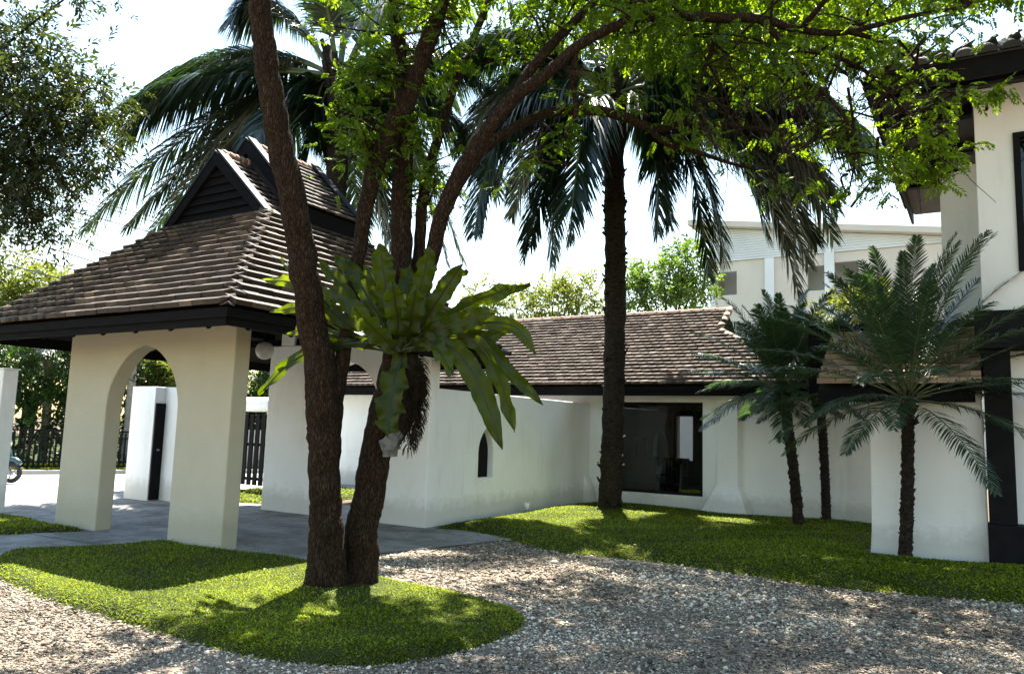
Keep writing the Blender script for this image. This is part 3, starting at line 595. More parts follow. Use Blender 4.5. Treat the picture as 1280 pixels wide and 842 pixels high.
# ------------------------------------------------------------------ house on the right
hs = empty('white_house', (2, 14, 0)); tag(hs, 'two-storey white house with black timber and deep dark eaves', 'house')
nw = MB(); nw.add([(-1.47, 12.4, -.02), (.03, 12.4, -.02), (.03, 12.9, -.02), (-1.47, 12.9, -.02), (-1.45, 12.44, .35), (-.01, 12.44, .35), (-.01, 12.9, .35), (-1.45, 12.9, .35), (-1.44, 12.46, 2.3), (-.03, 12.46, 2.3), (-.03, 12.9, 2.3), (-1.44, 12.9, 2.3)],
       [(0, 1, 5, 4), (1, 2, 6, 5), (2, 3, 7, 6), (3, 0, 4, 7), (4, 5, 9, 8), (5, 6, 10, 9), (6, 7, 11, 10), (7, 4, 8, 11), (8, 9, 10, 11)]); nw.build('projecting_wall', 'house_wall', hs, .02)
MB().box(.0, .32, 12.28, 12.6, .56, 2.88).build('post', 'black', hs, .008); MB().box(-.02, 4, 12.2, 12.62, -.02, .56).build('plinth', 'black', hs, .01)
MB().box(.02, 4, 12.66, 12.9, .3, 2.95).build('lower_wall', 'house_wall', hs)
MB().box(-.08, 4, 12.2, 12.95, 2.885, 3.4).build('floor_beam', 'black', hs, .01)
wl = MB().prism([[(.02, 3.405), (4, 3.405), (4, 6.62), (.02, 6.62)], [(.52, 4.0), (1.7, 4.0), (1.7, 5.85), (.52, 5.85)]], (0, 12.66, 0), (1, 0, 0), (0, 0, 1), .24).build('upper_wall', 'house_wall', hs, .01)
MB().box(.022, .26, 12.661, 17, 3.405, 6.62).build('upper_side_wall', 'house_wall', hs)
wf = MB().box(.47, .55, 12.38, 12.48, 3.95, 5.9); wf.box(.551, 1.7, 12.38, 12.48, 5.82, 5.9); wf.box(.551, 1.7, 12.38, 12.48, 3.95, 4.03); wf.build('window_frame', 'black', hs, .004); MB().box(.54, 1.7, 12.5, 12.51, 4.0, 5.85).build('window_pane', 'glass', hs); MB().box(.5, 1.8, 12.7, 12.72, 3.9, 5.95).build('window_blind', 'black', hs)
MB().box(-.5, .021, 14.2, 14.4, 2.9, 6.1).build('wing_wall', 'house_wall', hs)
# deep eaves: soffit, beams, fascia, rolled tiles
HX0, HY0, HZ0 = -1.24, 11.5, 6.5
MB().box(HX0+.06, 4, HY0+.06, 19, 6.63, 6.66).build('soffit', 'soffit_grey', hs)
for y in (12.9, 14.6, 16.3): MB().box(HX0+.1, .0, y, y+.16, 6.45, 6.629).build('eave_beam', 'black', hs)
for y in (11.9,): MB().box(HX0+.1, 4, y, y+.1, 6.5, 6.629).build('eave_beam', 'black', hs)
MB().box(HX0, 4, HY0, HY0+.05, 6.42, 6.7).build('fascia_board', 'black', hs); MB().box(HX0, HX0+.05, HY0+.051, 19, 6.42, 6.7).build('fascia_board', 'black', hs)
MB().add([(HX0-.02, HY0-.02, 6.72), (4, HY0-.02, 6.72), (4, 15.2, 8.5), (2.4, 15.2, 8.5), (HX0-.02, 19, 6.72), (2.4, 19, 8.5)], [(0, 1, 2, 3), (0, 3, 5, 4)]).build('roof_deck', 'grey_tile', hs)
def roll(p, d, L, r, name):
    m = MB(); p = np.array(p, float); d = unit(d); s = unit(np.cross(d, (0, 0, 1))); n = np.cross(s, d); vs = []
    for t in (0, L):
        for k in range(9):
            a = math.pi*k/8; vs.append(p+d*t+s*r*math.cos(a)+n*r*.75*math.sin(a))
    m.add(vs, [(k, k+1, k+10, k+9) for k in range(8)]+[tuple(range(9))[::-1]]); m.build(name, 'grey_tile', hs)
for k in range(19):
    x = HX0+.1+k*.27; roll((x, HY0-.1, 6.70), (0, 3.7, 1.78), min(4.1, .3+(x-HX0)*1.15), .12, 'roll_tile')
for k in range(24):
    y = HY0+.2+k*.3; roll((HX0-.1, y, 6.70), (3.7, 0, 1.78), min(4.1, .3+(y-HY0)*1.15), .12, 'roll_tile')
# lower lean-to roof above the projecting wall
LZ = 2.36
MB().add([(-2.1, 12.2, LZ-.04), (-.0, 12.2, LZ-.04), (-.0, 13.7, 3.27), (-2.1, 13.7, 3.27)], [(0, 1, 2, 3)]).build('lean_to_deck', 'soffit', hs)
MB().box(-2.1, -.1, 12.19, 12.23, LZ-.2, LZ-.03).build('lean_to_fascia', 'dark_wood', hs)
lt = lay((-2.1, 12.14, LZ), (1, 0, 0), (0, 1.56, .95), 9, lambda t: (0, 2.08), .26, .07, seed=21)
me = tile_unit('lean_to_tile', 'tile3')
for (p, ax, y, z, r) in lt:
    o = bpy.data.objects.new('lean_to_tile', me); COL.objects.link(o); o.parent = hs; q = p-np.array(hs.location)
    o.matrix_basis = Matrix(((ax[0], y[0], z[0], q[0]), (ax[1], y[1], z[1], q[1]), (ax[2], y[2], z[2], q[2]), (0, 0, 0, 1)))
MB().box(-2.5, -.02, 13.7, 13.85, 2.3, 3.5).build('lean_to_ridge', 'dark_wood', hs)

# ------------------------------------------------------------------ entrance walls and gates on the street side
ew = empty('entrance_wall', (-15, 6.77, 0)); tag(ew, 'white entrance wall ending beside the arch, scooter behind it', 'wall')
MB().box(-17.2, -13.97, 6.65, 6.89, -.03, 2.36).build('wall', 'plaster', ew, .015); MB().box(-17.22, -13.95, 6.63, 6.91, 2.361, 2.38).build('coping', 'plaster', ew, .006)
gp = empty('gatehouse_wall', (-14.4, 10, 0)); tag(gp, 'white gatehouse wall with a narrow black door seen through the arch', 'wall')
MB().prism([[(-15.02, -.03), (-14.24, -.03), (-14.24, 2.26), (-15.02, 2.26)]], (0, 10.15, 0), (1, 0, 0), (0, 0, 1), .5).build('pier', 'plaster', gp, .012)
MB().box(-14.238, -12.9, 9.88, 10.4, -.03, 2.26).build('pier', 'plaster', gp, .012)
d = MB().box(-14.238, -14.2, 9.67, 9.879, .02, 1.93).build('door', 'black', gp, .004); MB().lathe((-14.19, 9.75, 1.0), [(.02, 0), (.02, .05)], 8, 0).build('handle', 'grey', d)
gl = empty('slatted_gate', (-13.9, 12.7, 0)); tag(gl, 'black vertical slatted gate below a rounded white coping', 'gate')
for k in range(12): MB().box(-15.4+k*.2, -15.4+k*.2+.13, 12.7, 12.73, .14, 1.8).build('slat', 'black', gl)
for z in (.25, 1.05, 1.7): MB().box(-15.45, -13.0, 12.735, 12.775, z, z+.07).build('rail', 'black', gl)
for x in (-15.5, -13.0): MB().box(x-.05, x+.05, 12.68, 12.78, -.03, 1.95).build('gate_post', 'black', gl)
cp = MB().tube([(-16.5, 12.75, 2.03), (-14, 12.75, 2.03), (-13.0, 12.75, 2.03)], .17, 16); cp.build('coping', 'plaster', gl, 0, True)

# ------------------------------------------------------------------ leaf sprays and crowns
def spray_unit(kind, g):
    """one twig end: list of leaflets as (base, dir, side, len, wid) in local frame: x forward, z up"""
    V = []
    if kind == 'pinnate':
        n = 7
        for k in range(n):
            t = .25+.75*k/(n-1); c = np.array([t, 0, -.22*t*t])
            for s in ((-1, 1) if k < n-1 else (0,)):
                d = unit([.55+.2*(s == 0), s*.85, -.25+g.normal(0, .15)]); sd = unit(np.cross(d, (0, 0, 1))+g.normal(0, .25, 3)); l = .30*g.uniform(.8, 1.15)*(1-.25*abs(t-.6)); V.append((c, d, sd, l, l*.26))
    else:
        n = 9
        for k in range(n):
            t = .15+.85*k/(n-1); a = k*2.4; c = np.array([t, 0, -.1*t*t]); d = unit([.75, math.cos(a)*.8, math.sin(a)*.5-.2+g.normal(0, .2)]); sd = unit(np.cross(d, (0, 0, 1))+g.normal(0, .3, 3)); l = .42*g.uniform(.8, 1.2); V.append((c, d, sd, l, l*.2))
    out = []
    for c, d, sd, l, wd in V:
        up = np.cross(sd, d); out.append([c, c+d*l*.5+sd*wd+up*wd*.35, c+d*l-np.array([0, 0, .12*l]), c+d*l*.5-sd*wd+up*wd*.35])
    return np.array(out)                        # (leaflets,4,3)
def crown_mesh(name, pos, dirs, size, kind, seed, tone=None):
    g = np.random.default_rng(seed); units = [spray_unit(kind, g) for _ in range(6)]; Vs = []; Rs = []
    pos = np.asarray(pos); dirs = np.asarray(dirs); n = len(pos); which = g.integers(0, 6, n)
    for u in range(6):
        ix = np.where(which == u)[0]
        if not len(ix): continue
        U = units[u]; x = dirs[ix]/np.linalg.norm(dirs[ix], axis=1)[:, None]; ref = g.normal(0, .35, (len(ix), 3))+np.array([0, 0, 1.]); y = np.cross(ref, x); y /= np.linalg.norm(y, axis=1)[:, None]; z = np.cross(x, y)
        B = np.stack([x, y, z], 1)              # rows axes
        s = (np.broadcast_to(size, (n,))[ix]*g.uniform(.7, 1.3, len(ix)))[:, None, None, None]
        W = pos[ix][:, None, None, :]+s*np.einsum('lvk,nkj->nlvj', U, B); Vs.append(W.reshape(-1, 3))
        r = np.clip(g.random(len(ix))*.7+.15, 0, 1) if tone is None else tone[ix]
        Rs.append(np.clip(np.repeat(r, U.shape[0])+g.normal(0, .15, len(ix)*U.shape[0]), 0, 1))
    V = np.concatenate(Vs); r = np.concatenate(Rs); q = np.arange(len(V)//4)*4
    T = np.concatenate([np.stack([q, q+1, q+2], 1), np.stack([q, q+2, q+3], 1)])
    return np_mesh(name, V, T, np.tile(r, 2))
def blob_pts(c, rxyz, n, g, shell=.55):
    d = g.normal(size=(n, 3)); d /= np.linalg.norm(d, axis=1)[:, None]; r = g.uniform(shell**3, 1, n)**(1/3); return np.array(c)+d*r[:, None]*np.array(rxyz), d
def limb(P, sub=5):
    """P: (x px, y px, depth, half width px) -> world points and radii"""
    A = np.array([[*px(x, y, d), r*d/F] for x, y, d, r in P]); S = spline(A, sub); return S[:, :3], np.maximum(S[:, 3], .004)

# ------------------------------------------------------------------ the double-trunked garden tree
tree = empty('garden_tree', (-5.3, 5.7, 0)); tag(tree, 'double-trunked tree with rough brown bark carrying a big fern', 'tree')
LIMBS = [
 [(406, 768, 7.55, 46), (407, 748, 7.55, 32), (408, 700, 7.55, 24), (407, 620, 7.55, 19.5), (406, 540, 7.55, 20.5), (402, 480, 7.52, 20), (392, 410, 7.5, 18), (380, 330, 7.45, 17.5), (366, 250, 7.4, 17), (349, 175, 7.35, 16), (337, 105, 7.3, 15), (328, 35, 7.25, 14), (320, -40, 7.2, 13), (300, -170, 7.1, 10), (262, -330, 6.9, 7), (225, -470, 6.7, 4)],
 [(412, 560, 7.58, 13), (421, 490, 7.62, 10.5), (436, 405, 7.68, 8.5), (447, 330, 7.75, 8.5), (457, 262, 7.8, 9.5), (470, 205, 7.8, 11), (497, 148, 7.75, 12.5), (522, 88, 7.7, 11.5), (545, 25, 7.6, 10.5), (566, -50, 7.5, 9), (600, -180, 7.2, 7), (650, -330, 6.9, 4)],
 [(447, 762, 7.75, 38), (448, 742, 7.77, 26), (453, 670, 7.8, 20.5), (464, 600, 7.8, 19.5), (480, 520, 7.8, 19), (496, 450, 7.8, 18), (503, 380, 7.85, 14.5), (502, 300, 7.95, 13), (502, 225, 8.05, 13), (506, 150, 8.1, 11.5), (500, 70, 8.1, 10), (488, -30, 8.1, 8), (470, -180, 8.0, 6)],
 [(497, 450, 7.85, 12), (515, 385, 7.95, 8.5), (524, 315, 8.05, 7.5), (529, 245, 8.1, 7), (545, 180, 8.2, 6), (575, 90, 8.3, 5), (620, -20, 8.4, 4)],
 [(500, 445, 7.75, 13), (522, 375, 7.7, 10.5), (541, 318, 7.65, 9.5), (555, 262, 7.6, 10), (577, 215, 7.55, 10.5), (607, 165, 7.5, 9), (640, 125, 7.45, 8.5), (680, 95, 7.4, 7.5), (720, 60, 7.4, 6.5), (760, 37, 7.4, 6), (800, 23, 7.4, 6), (850, 20, 7.4, 6), (900, 23, 7.4, 6), (950, 24, 7.4, 5.5), (1000, 38, 7.4, 4.5), (1060, 40, 7.4, 3.8), (1130, 22, 7.4, 3), (1210, 8, 7.4, 2)],
 [(565, 240, 7.6, 8), (590, 205, 7.7, 7), (608, 184, 7.75, 6.5), (652, 155, 7.9, 6.2), (686, 141, 8.0, 6.2), (733, 137, 8.1, 6.5), (777, 145, 8.2, 6), (817, 161, 8.3, 5.5), (863, 154, 8.4, 3.5), (913, 156, 8.5, 3), (971, 167, 8.6, 2.4), (1015, 185, 8.6, 1.5)],
 [(810, 158, 8.28, 4.5), (834, 180, 8.3, 3.5), (871, 190, 8.3, 3), (913, 204, 8.3, 2.4), (952, 215, 8.3, 1.8), (990, 240, 8.3, 1.2)],
 [(640, 125, 7.45, 8), (665, 85, 7.6, 7), (700, 45, 7.7, 6), (735, 10, 7.8, 5), (780, -40, 7.8, 4), (850, -120, 7.8, 3)],
 [(720, 60, 7.4, 5), (716, 100, 7.5, 4), (720, 140, 7.6, 3), (705, 175, 7.7, 2)],
 [(950, 24, 7.4, 5), (985, 60, 7.3, 4), (1010, 100, 7.2, 3.2), (1040, 125, 7.1, 2.6), (1068, 170, 7.0, 2), (1075, 215, 7.0, 1.4)],
 [(985, 60, 7.3, 3.5), (1040, 70, 7.2, 3), (1090, 95, 7.2, 2.4), (1130, 140, 7.1, 1.9), (1165, 180, 7.1, 1.3), (1180, 215, 7.1, .8)],
 [(1060, 40, 7.4, 3.5), (1110, 55, 7.3, 2.6), (1150, 90, 7.3, 2), (1185, 115, 7.3, 1.4), (1225, 125, 7.3, .8)],
 [(1060, 110, 7.15, 2), (1066, 150, 7.1, 1.7), (1068, 200, 7.1, 1.4), (1060, 245, 7.1, .9)],
 [(900, 23, 7.4, 3.5), (890, 60, 7.5, 2.5), (878, 95, 7.5, 2), (868, 130, 7.5, 1.3)],
 [(850, 20, 7.4, 3.5), (840, -10, 7.2, 3), (860, -80, 6.8, 2.5), (900, -200, 6.2, 2)],
 [(1000, 38, 7.4, 4), (1040, -10, 7.0, 3.4), (1090, -80, 6.5, 3), (1130, -200, 6, 2)],
]
tb = MB(); CL = []
for k, P in enumerate(LIMBS):
    pts, rs = limb(P, 12 if k < 6 else 5); rs = rs.copy(); n = len(rs)
    wob = R.normal(0, 1, (n, 3)); wob = (wob+np.roll(wob, 1, 0)+np.roll(wob, -1, 0))/3; fade = np.minimum(np.arange(n), 4)[:, None]/4
    pts = pts+wob*rs[:, None]*.10*fade; tb.tube(pts, rs, 22 if k < 6 else 7, .02 if k < 6 else .03, True, k); CL.append((pts, rs))
g = np.random.default_rng(5); SP = []; SDm = []; TW = []; TN = []
lp_all = np.concatenate([p[len(p)//3:] for p, r in CL])
def foliage(x, y, d, rx, ry, rd, n):
    """leafy sprays in a puff centred on a seen direction, hung on twigs from the nearest limb"""
    c = px(x, y, d); sc = d/F; nt_ = max(2, n//14); tn = np.clip(g.normal(.42 if x < 1080 else .75, .2), .05, .95)  # puffs at the right end get lighter leaves, sunlight painted into their tone
    near = lp_all[np.argmin(((lp_all-c)**2).sum(1))]
    for _ in range(nt_):
        e = c+g.normal(0, .55, 3)@np.array([RT*rx*sc, UP*ry*sc, FW*rd]); mid = (near+e)/2+g.normal(0, .12, 3)+np.array([0, 0, .12]); q = bez([near+g.normal(0, .15, 3), mid, e], 7); TW.append(q)
        for _ in range(14):
            t = g.uniform(.45, 1.0); i = min(int(t*6), 5); p = q[i]+(q[i+1]-q[i])*(t*6-i)+g.normal(0, .5, 3)@np.array([RT*rx*sc, UP*ry*sc, FW*rd])*.45
            SP.append(p); TN.append(np.clip(tn+g.normal(0, .15), 0, 1)); dv = g.normal(0, 1, 3); dv[2] = dv[2]*.4-.35; SDm.append(dv)
FOL = [(440, 85, 7.6, 45, 55, .5, 240), (425, 150, 7.6, 35, 50, .5, 190), (470, 30, 7.7, 60, 40, .6, 150), (455, 205, 7.8, 20, 50, .4, 70), (545, 225, 7.9, 35, 45, .5, 150), (530, 165, 7.9, 35, 35, .5, 100), (575, 60, 7.8, 55, 60, .7, 170),
       (640, 65, 7.7, 60, 50, .7, 210), (690, 20, 7.8, 60, 35, .8, 200), (655, 215, 7.9, 40, 30, .5, 50), (730, 95, 7.6, 45, 35, .6, 110), (790, 60, 7.5, 55, 30, .6, 130), (800, 110, 8.1, 40, 45, .5, 90), (860, 60, 7.5, 60, 45, .9, 170), (850, 120, 8.2, 55, 40, .8, 110),
       (930, 70, 7.4, 60, 50, 1.0, 170), (920, 150, 8.3, 60, 45, .9, 120), (985, 110, 7.4, 60, 55, 1.0, 140), (1000, 180, 7.6, 55, 50, .9, 120), (1060, 70, 7.2, 60, 45, .9, 140), (1060, 160, 7.0, 50, 55, .8, 130), (1110, 120, 7.2, 50, 45, .8, 90), (1125, 190, 7.0, 40, 40, .6, 120), (1160, 205, 7.0, 30, 25, .4, 90), (1105, 235, 7.0, 45, 30, .5, 80), (1150, 70, 7.3, 45, 35, .5, 70), (1190, 120, 7.2, 28, 22, .4, 25), (1230, 118, 7.2, 16, 10, .2, 14),
       (950, 10, 7.2, 90, 25, .9, 150), (1080, 5, 7.1, 90, 25, .8, 140), (800, 5, 7.3, 90, 25, .9, 150), (540, 0, 7.4, 70, 30, .8, 120), (1210, 20, 7.2, 40, 25, .5, 35), (970, 225, 8.2, 45, 25, .5, 40), (715, 170, 7.8, 25, 25, .3, 30), (500, 110, 8.0, 40, 40, .4, 110), (1180, 225, 7.05, 12, 10, .2, 12)]
for f in FOL: foliage(*f[:6], int(f[6]*(.85 if f[0] < 600 else .5 if f[0] < 1085 else .95)))
# the part of the crown that hangs above the frame and shades the drive
OP, OD = [], []
for k in range(64):
    u, v = (k % 8+.5+g.uniform(-.35, .35))/8, (k//8+.5+g.uniform(-.35, .35))/8; z = 8.4+g.uniform(-.7, .9)
    tx, ty = -4.9+8.2*u, 3.0+6.6*v
    if tx < -3.6 and v > .35 or abs(tx-.1) < 1.15 and abs(ty-6.1) < .75 or wav(np.array(tx*.9+1), np.array(ty*1.1)) > .5: continue
    c_ = np.array((tx, ty, 0.))+np.array(SUNV)/SUNV.z*z; r_ = g.uniform(.55, .95)
    P_, D_ = blob_pts(c_, (r_*1.2, r_*1.2, r_*.45), int(330*r_*r_), g, .1); OP += list(P_); OD += list(D_+np.array([0, 0, -.4])); nr = lp_all[np.argmin(((lp_all-c_)**2).sum(1))]; TW.append(bez([nr, (nr+c_)/2+np.array([0, 0, .4]), c_], 7))
for q in TW: tb.tube(q, np.linspace(.014, .004, len(q)), 4, 0, False)
for k in range(75):                                  # bare hanging twigs at the outer ends of the limbs
    x, y = g.uniform(880, 1190), g.uniform(60, 200); a = px(x, y, 7.15+g.uniform(-.3, .6)); nr = lp_all[np.argmin(((lp_all-a)**2).sum(1))]; dn = np.array([0, 0, -g.uniform(.25, .75)])+RT*g.normal(.08, .2)+FW*g.normal(0, .1)
    P0 = spline([nr, (nr+a)/2+g.normal(0, .08, 3), a, a+dn*.5+g.normal(0, .05, 3), a+dn+RT*g.normal(0, .08)], 4); tb.tube(P0, np.linspace(.009, .0022, len(P0)), 4, 0, False)
tb.build('trunk', 'bark', tree, 0, True)
sz = np.concatenate([np.full(len(SP), .148), np.full(len(OP), .30)])
link('crown', crown_mesh('crown', np.array(SP+OP), np.array(SDm+OD), sz, 'pinnate', 9, np.concatenate([TN, g.random(len(OP))])), 'leaf', tree)

# fallen leaves on lawn and drive
g = np.random.default_rng(77); n = 420; A_ = g.uniform((-9, 3), (2.5, 10.5), (n, 2)); V = []; T = []; rr = []
for x, y in A_:
    q = np.array([[x, y]]); z = .012
    for pl_, h_, e_ in ((pn, .085, .16), (pf, .14, .8)):
        if inpoly(q, pl_)[0]: z = float(lawn_h(q, edist(q, pl_), h_, e_)[0])+.03
    a = g.uniform(0, 6.28); d = np.array([math.cos(a), math.sin(a), g.normal(0, .15)]); sd = np.array([-d[1], d[0], g.normal(0, .25)]); l = g.uniform(.025, .055); c_ = np.array([x, y, z]); i = len(V)
    V += [c_, c_+d*l*.5+sd*l*.25+(0, 0, .006), c_+d*l, c_+d*l*.5-sd*l*.25+(0, 0, .006)]; T += [(i, i+1, i+2), (i, i+2, i+3)]; rr += [g.random()]*2
M['litter'] = leaf('fallen_leaf', (.07, .04, .015), (.26, .20, .05), .25, (1.3, 1.1, .5))
tag(link('fallen_leaves', np_mesh('fallen_leaves', np.array(V), np.array(T), np.array(rr)), 'litter'), 'scattered brown and yellow fallen leaves on drive and lawn', 'leaves', None, 'stuff')

# ------------------------------------------------------------------ bird's nest fern on the trunk
fern = empty('nest_fern', px(505, 470, 7.5)); tag(fern, 'large nest fern with wavy strap leaves growing on the tree trunk', 'fern')
FB = px(503, 438, 7.42)
def fern_leaf(P, wpx, seed, roll_=0.):
    g = np.random.default_rng(seed); n = len(P); P = P+np.linspace(1, 0, n)[:, None]*g.normal(0, .03, 3); T = np.gradient(P, axis=0); T /= np.linalg.norm(T, axis=1)[:, None]
    view = unit(P.mean(0)-EYE); hw = wpx*7.4/F*.37; m = 11; V = []
    out = unit((P[-1]-FB)*np.array([1, 1, .2])); ph = g.uniform(0, 6, 2); fr_ = g.uniform(10, 15)
    for i in range(n):
        t = i/(n-1); wdt = hw*(.16+.84*min(1, (t/.42))**.9)*(1-max(0, (t-.72)/.28)**2.2)+.004
        side = np.cross(T[i], view); side = unit(side); nz = np.cross(side, T[i])
        c, s = math.cos(roll_), math.sin(roll_); side, nz = c*side+s*nz, c*nz-s*side
        for j in range(m):
            v = -1+2*j/(m-1); ru = .46*hw*abs(v)**1.4*math.sin(fr_*t*2.4+ph[0]+(1.7 if v > 0 else 0))+.16*hw*abs(v)**2*math.sin(fr_*t*5+ph[1]*v)
            V.append(P[i]+side*v*wdt*(1+.05*math.sin(fr_*t*4+ph[1]+v)+.035*math.sin(fr_*t*9+ph[0]*v))+nz*(-.22*wdt*(abs(v))+ru*1.2))
    q = [(i*m+j, i*m+j+1, (i+1)*m+j+1, (i+1)*m+j) for i in range(n-1) for j in range(m-1)]
    o = link('frond', np_mesh('frond', np.array(V), np.array(q), np.full(len(q), g.uniform(.1, .9))), 'fern', fern, 0, True)
    rb = MB().tube(P+0, np.linspace(.011, .003, n), 5, 0, False); rb.build('midrib', 'fern_rib', o)
FL = [([(482, 350), (475, 304)], 34, 7.35, .1), ([(528, 364), (538, 308)], 32, 7.3, 0), ([(543, 378), (578, 330)], 30, 7.3, 0), ([(556, 400), (607, 372), (663, 355)], 25, 7.25, .1), ([(548, 410), (584, 398), (618, 388)], 32, 7.05, 0), ([(566, 412), (637, 408), (671, 443)], 21, 7.15, .1),
      ([(493, 468), (487, 512), (485, 545)], 44, 7.0, -.35), ([(560, 432), (598, 478), (628, 562)], 34, 6.95, -.1), ([(580, 428), (622, 480), (643, 540)], 24, 7.15, .1), ([(590, 422), (637, 466), (679, 506)], 20, 7.25, .2), ([(440, 432), (372, 448), (322, 494)], 20, 7.85, .4), ([(430, 400), (386, 352), (351, 324)], 26, 7.95, .5), ([(430, 405), (375, 356), (331, 350)], 21, 8.05, .6),
      ([(440, 415), (385, 385), (337, 390)], 18, 8.15, .6), ([(440, 425), (390, 408), (361, 418)], 20, 8.0, .5), ([(450, 390), (424, 352), (399, 327)], 23, 7.75, .3), ([(465, 380), (445, 345), (418, 319)], 26, 7.65, .2), ([(470, 412), (440, 382)], 34, 7.05, -.2), ([(497, 395), (490, 352)], 36, 7.1, -.2), ([(512, 400), (521, 358)], 34, 7.1, -.15), ([(530, 425), (550, 440), (566, 470)], 26, 6.9, -.3),
      ([(535, 400), (563, 350), (585, 338)], 26, 7.5, .2), ([(508, 380), (512, 330)], 30, 7.65, .3), ([(485, 385), (455, 330)], 30, 7.55, .25), ([(560, 415), (610, 418), (648, 402)], 22, 7.45, .1), ([(470, 405), (430, 372), (405, 375)], 28, 7.4, .1)]
for k, (via, wpx, d_, dd_) in enumerate(FL):
    n_ = len(via); pts = [FB]+[px(x, y, 7.42+(d_-7.42)*(j+1)/n_) for j, (x, y) in enumerate(via)]
    fern_leaf(spline(pts, 12 if n_ > 2 else 16), wpx, 100+k, rnd.uniform(-.45, .45))
rb = MB(); g = np.random.default_rng(3)
rb.tube([px(505, 435, 7.5), px(512, 460, 7.5), px(515, 490, 7.55), px(508, 525, 7.6), px(494, 562, 7.62)], [.10, .16, .12, .07, .02], 14, .18)
for k in range(620):
    t = g.random(); c_ = px(508+10*math.sin(t*3), 445+110*t, 7.5); d_ = unit(g.normal(0, 1, 3)+RT*.6+np.array([0, 0, -.2])); rb.tube([c_+d_*.08*(1-t*.5), c_+d_*.17*(1-t*.5)+(0, 0, .0), c_+d_*(.22-.12*t)+np.array([0, 0, -.05])], [.005, .004, .002], 3, 0, False)
rb.build('root_mass', 'fibre', fern, 0, False)
# plastic bag snagged on the trunk
bg = []; c0 = px(489, 548, 7.56); g = np.random.default_rng(8)
for i in range(9):
    t = i/8; rr = .035+.06*math.sin(min(1, t*1.15)*2.6)
    for k in range(12):
        a = 2*math.pi*k/12; q = rr*(1+.22*math.sin(3*a+i)+.12*g.normal()); bg.append(c0+RT*q*math.cos(a)+FW*q*.6*math.sin(a)+np.array([0, 0, .13-.30*t])+RT*.02*math.sin(t*5))
m = MB().add(bg, [(i*12+k, i*12+(k+1) % 12, (i+1)*12+(k+1) % 12, (i+1)*12+k) for i in range(8) for k in range(12)]+[tuple(range(96, 108))]); tag(m.build('plastic_bag', 'bag'), 'crumpled grey plastic bag hanging on the trunk below the fern', 'bag')

# ------------------------------------------------------------------ palms
def frond(parent, P, nl, ll, lw, droop, mat, seed, rw=.02, first=.14, hang=.5, splay=.9, rmat='rachis'):
    """P centre line points; leaflets on both sides, bending down under their weight"""
    g = np.random.default_rng(seed); n = len(P); T = np.gradient(P, axis=0); T /= np.linalg.norm(T, axis=1)[:, None]
    V = []; Q = []; rr = []
    for k in range(nl):
        t = first+(1-first)*(k+.5)/nl; f = t*(n-1); i = min(int(f), n-2); c_ = P[i]+(P[i+1]-P[i])*(f-i); tt = T[i]; sd = np.cross(tt, (0, 0, 1)); ln_ = np.linalg.norm(sd); sd = sd/ln_ if ln_ > .15 else unit(np.cross(tt, RT+.3*FW)); nu = np.cross(sd, tt)
        prof = math.sin(math.pi*min(1, .18+.82*((t-first)/(1-first)))**.8)**.6*.85+.15
        for s in (-1, 1):
            if g.random() < .03: continue
            L = ll*prof*g.uniform(.85, 1.12); d = unit(tt*(.45+.55*t)+sd*s*splay*g.uniform(.85, 1.1)+nu*g.uniform(-.05, .35)); wv = unit(np.cross(d, nu+g.normal(0, .25, 3))); b0 = len(V)
            for j, u in enumerate((0, .34, .7, 1.)):
                c2 = c_+d*L*u*(1-.18*droop*u)+np.array([0, 0, -1.])*L*droop*hang*(1-.7*abs(tt[2])**1.5)*u*u*1.6; wj = lw*(.5, 1, .75, .05)[j]; V += [c2-wv*wj, c2+wv*wj]
            Q += [(b0+2*j, b0+2*j+1, b0+2*j+3, b0+2*j+2) for j in range(3)]; rr += [g.random()]*3
    o = link('frond', np_mesh('frond', np.array(V), np.array(Q), np.array(rr)), mat, parent); MB().tube(P, np.linspace(rw, rw*.2, n), 6, 0, False).build('rachis', rmat, o, 0, True); return o
def palm_trunk(parent, base, top, r0, r1, mat, seed, stubs=0, ring=.07, jit=.05):
    base, top = np.array(base, float), np.array(top, float); n = 60; t = np.linspace(0, 1, n)[:, None]; bow = np.sin(t*np.pi)*.03*np.linalg.norm(top-base)*np.array([[.3, .2, 0]]); P = base+(top-base)*t+bow
    rs = r1+(r0-r1)*np.exp(-t[:, 0]*14)*.8+(r0-r1)*.2*(1-t[:, 0]); rs = rs*(1+.05*np.sin(np.arange(n)*2.1)); m = MB().tube(P, rs, 16, jit, True, seed); g = np.random.default_rng(seed)
    for k in range(stubs):
        u = g.random()**.8; i = int(u*(n-1)); a = g.uniform(0, 6.28); d = np.array([math.cos(a), math.sin(a), 0]); p = P[i]+d*rs[i]*.9; q = p+d*rs[i]*g.uniform(.15, .4)+np.array([0, 0, rs[i]*g.uniform(.2, .6)]); m.beam(p, q, rs[i]*.35, rs[i]*.16, (0, 0, 1))
    m.build('trunk', mat, parent, 0, True)
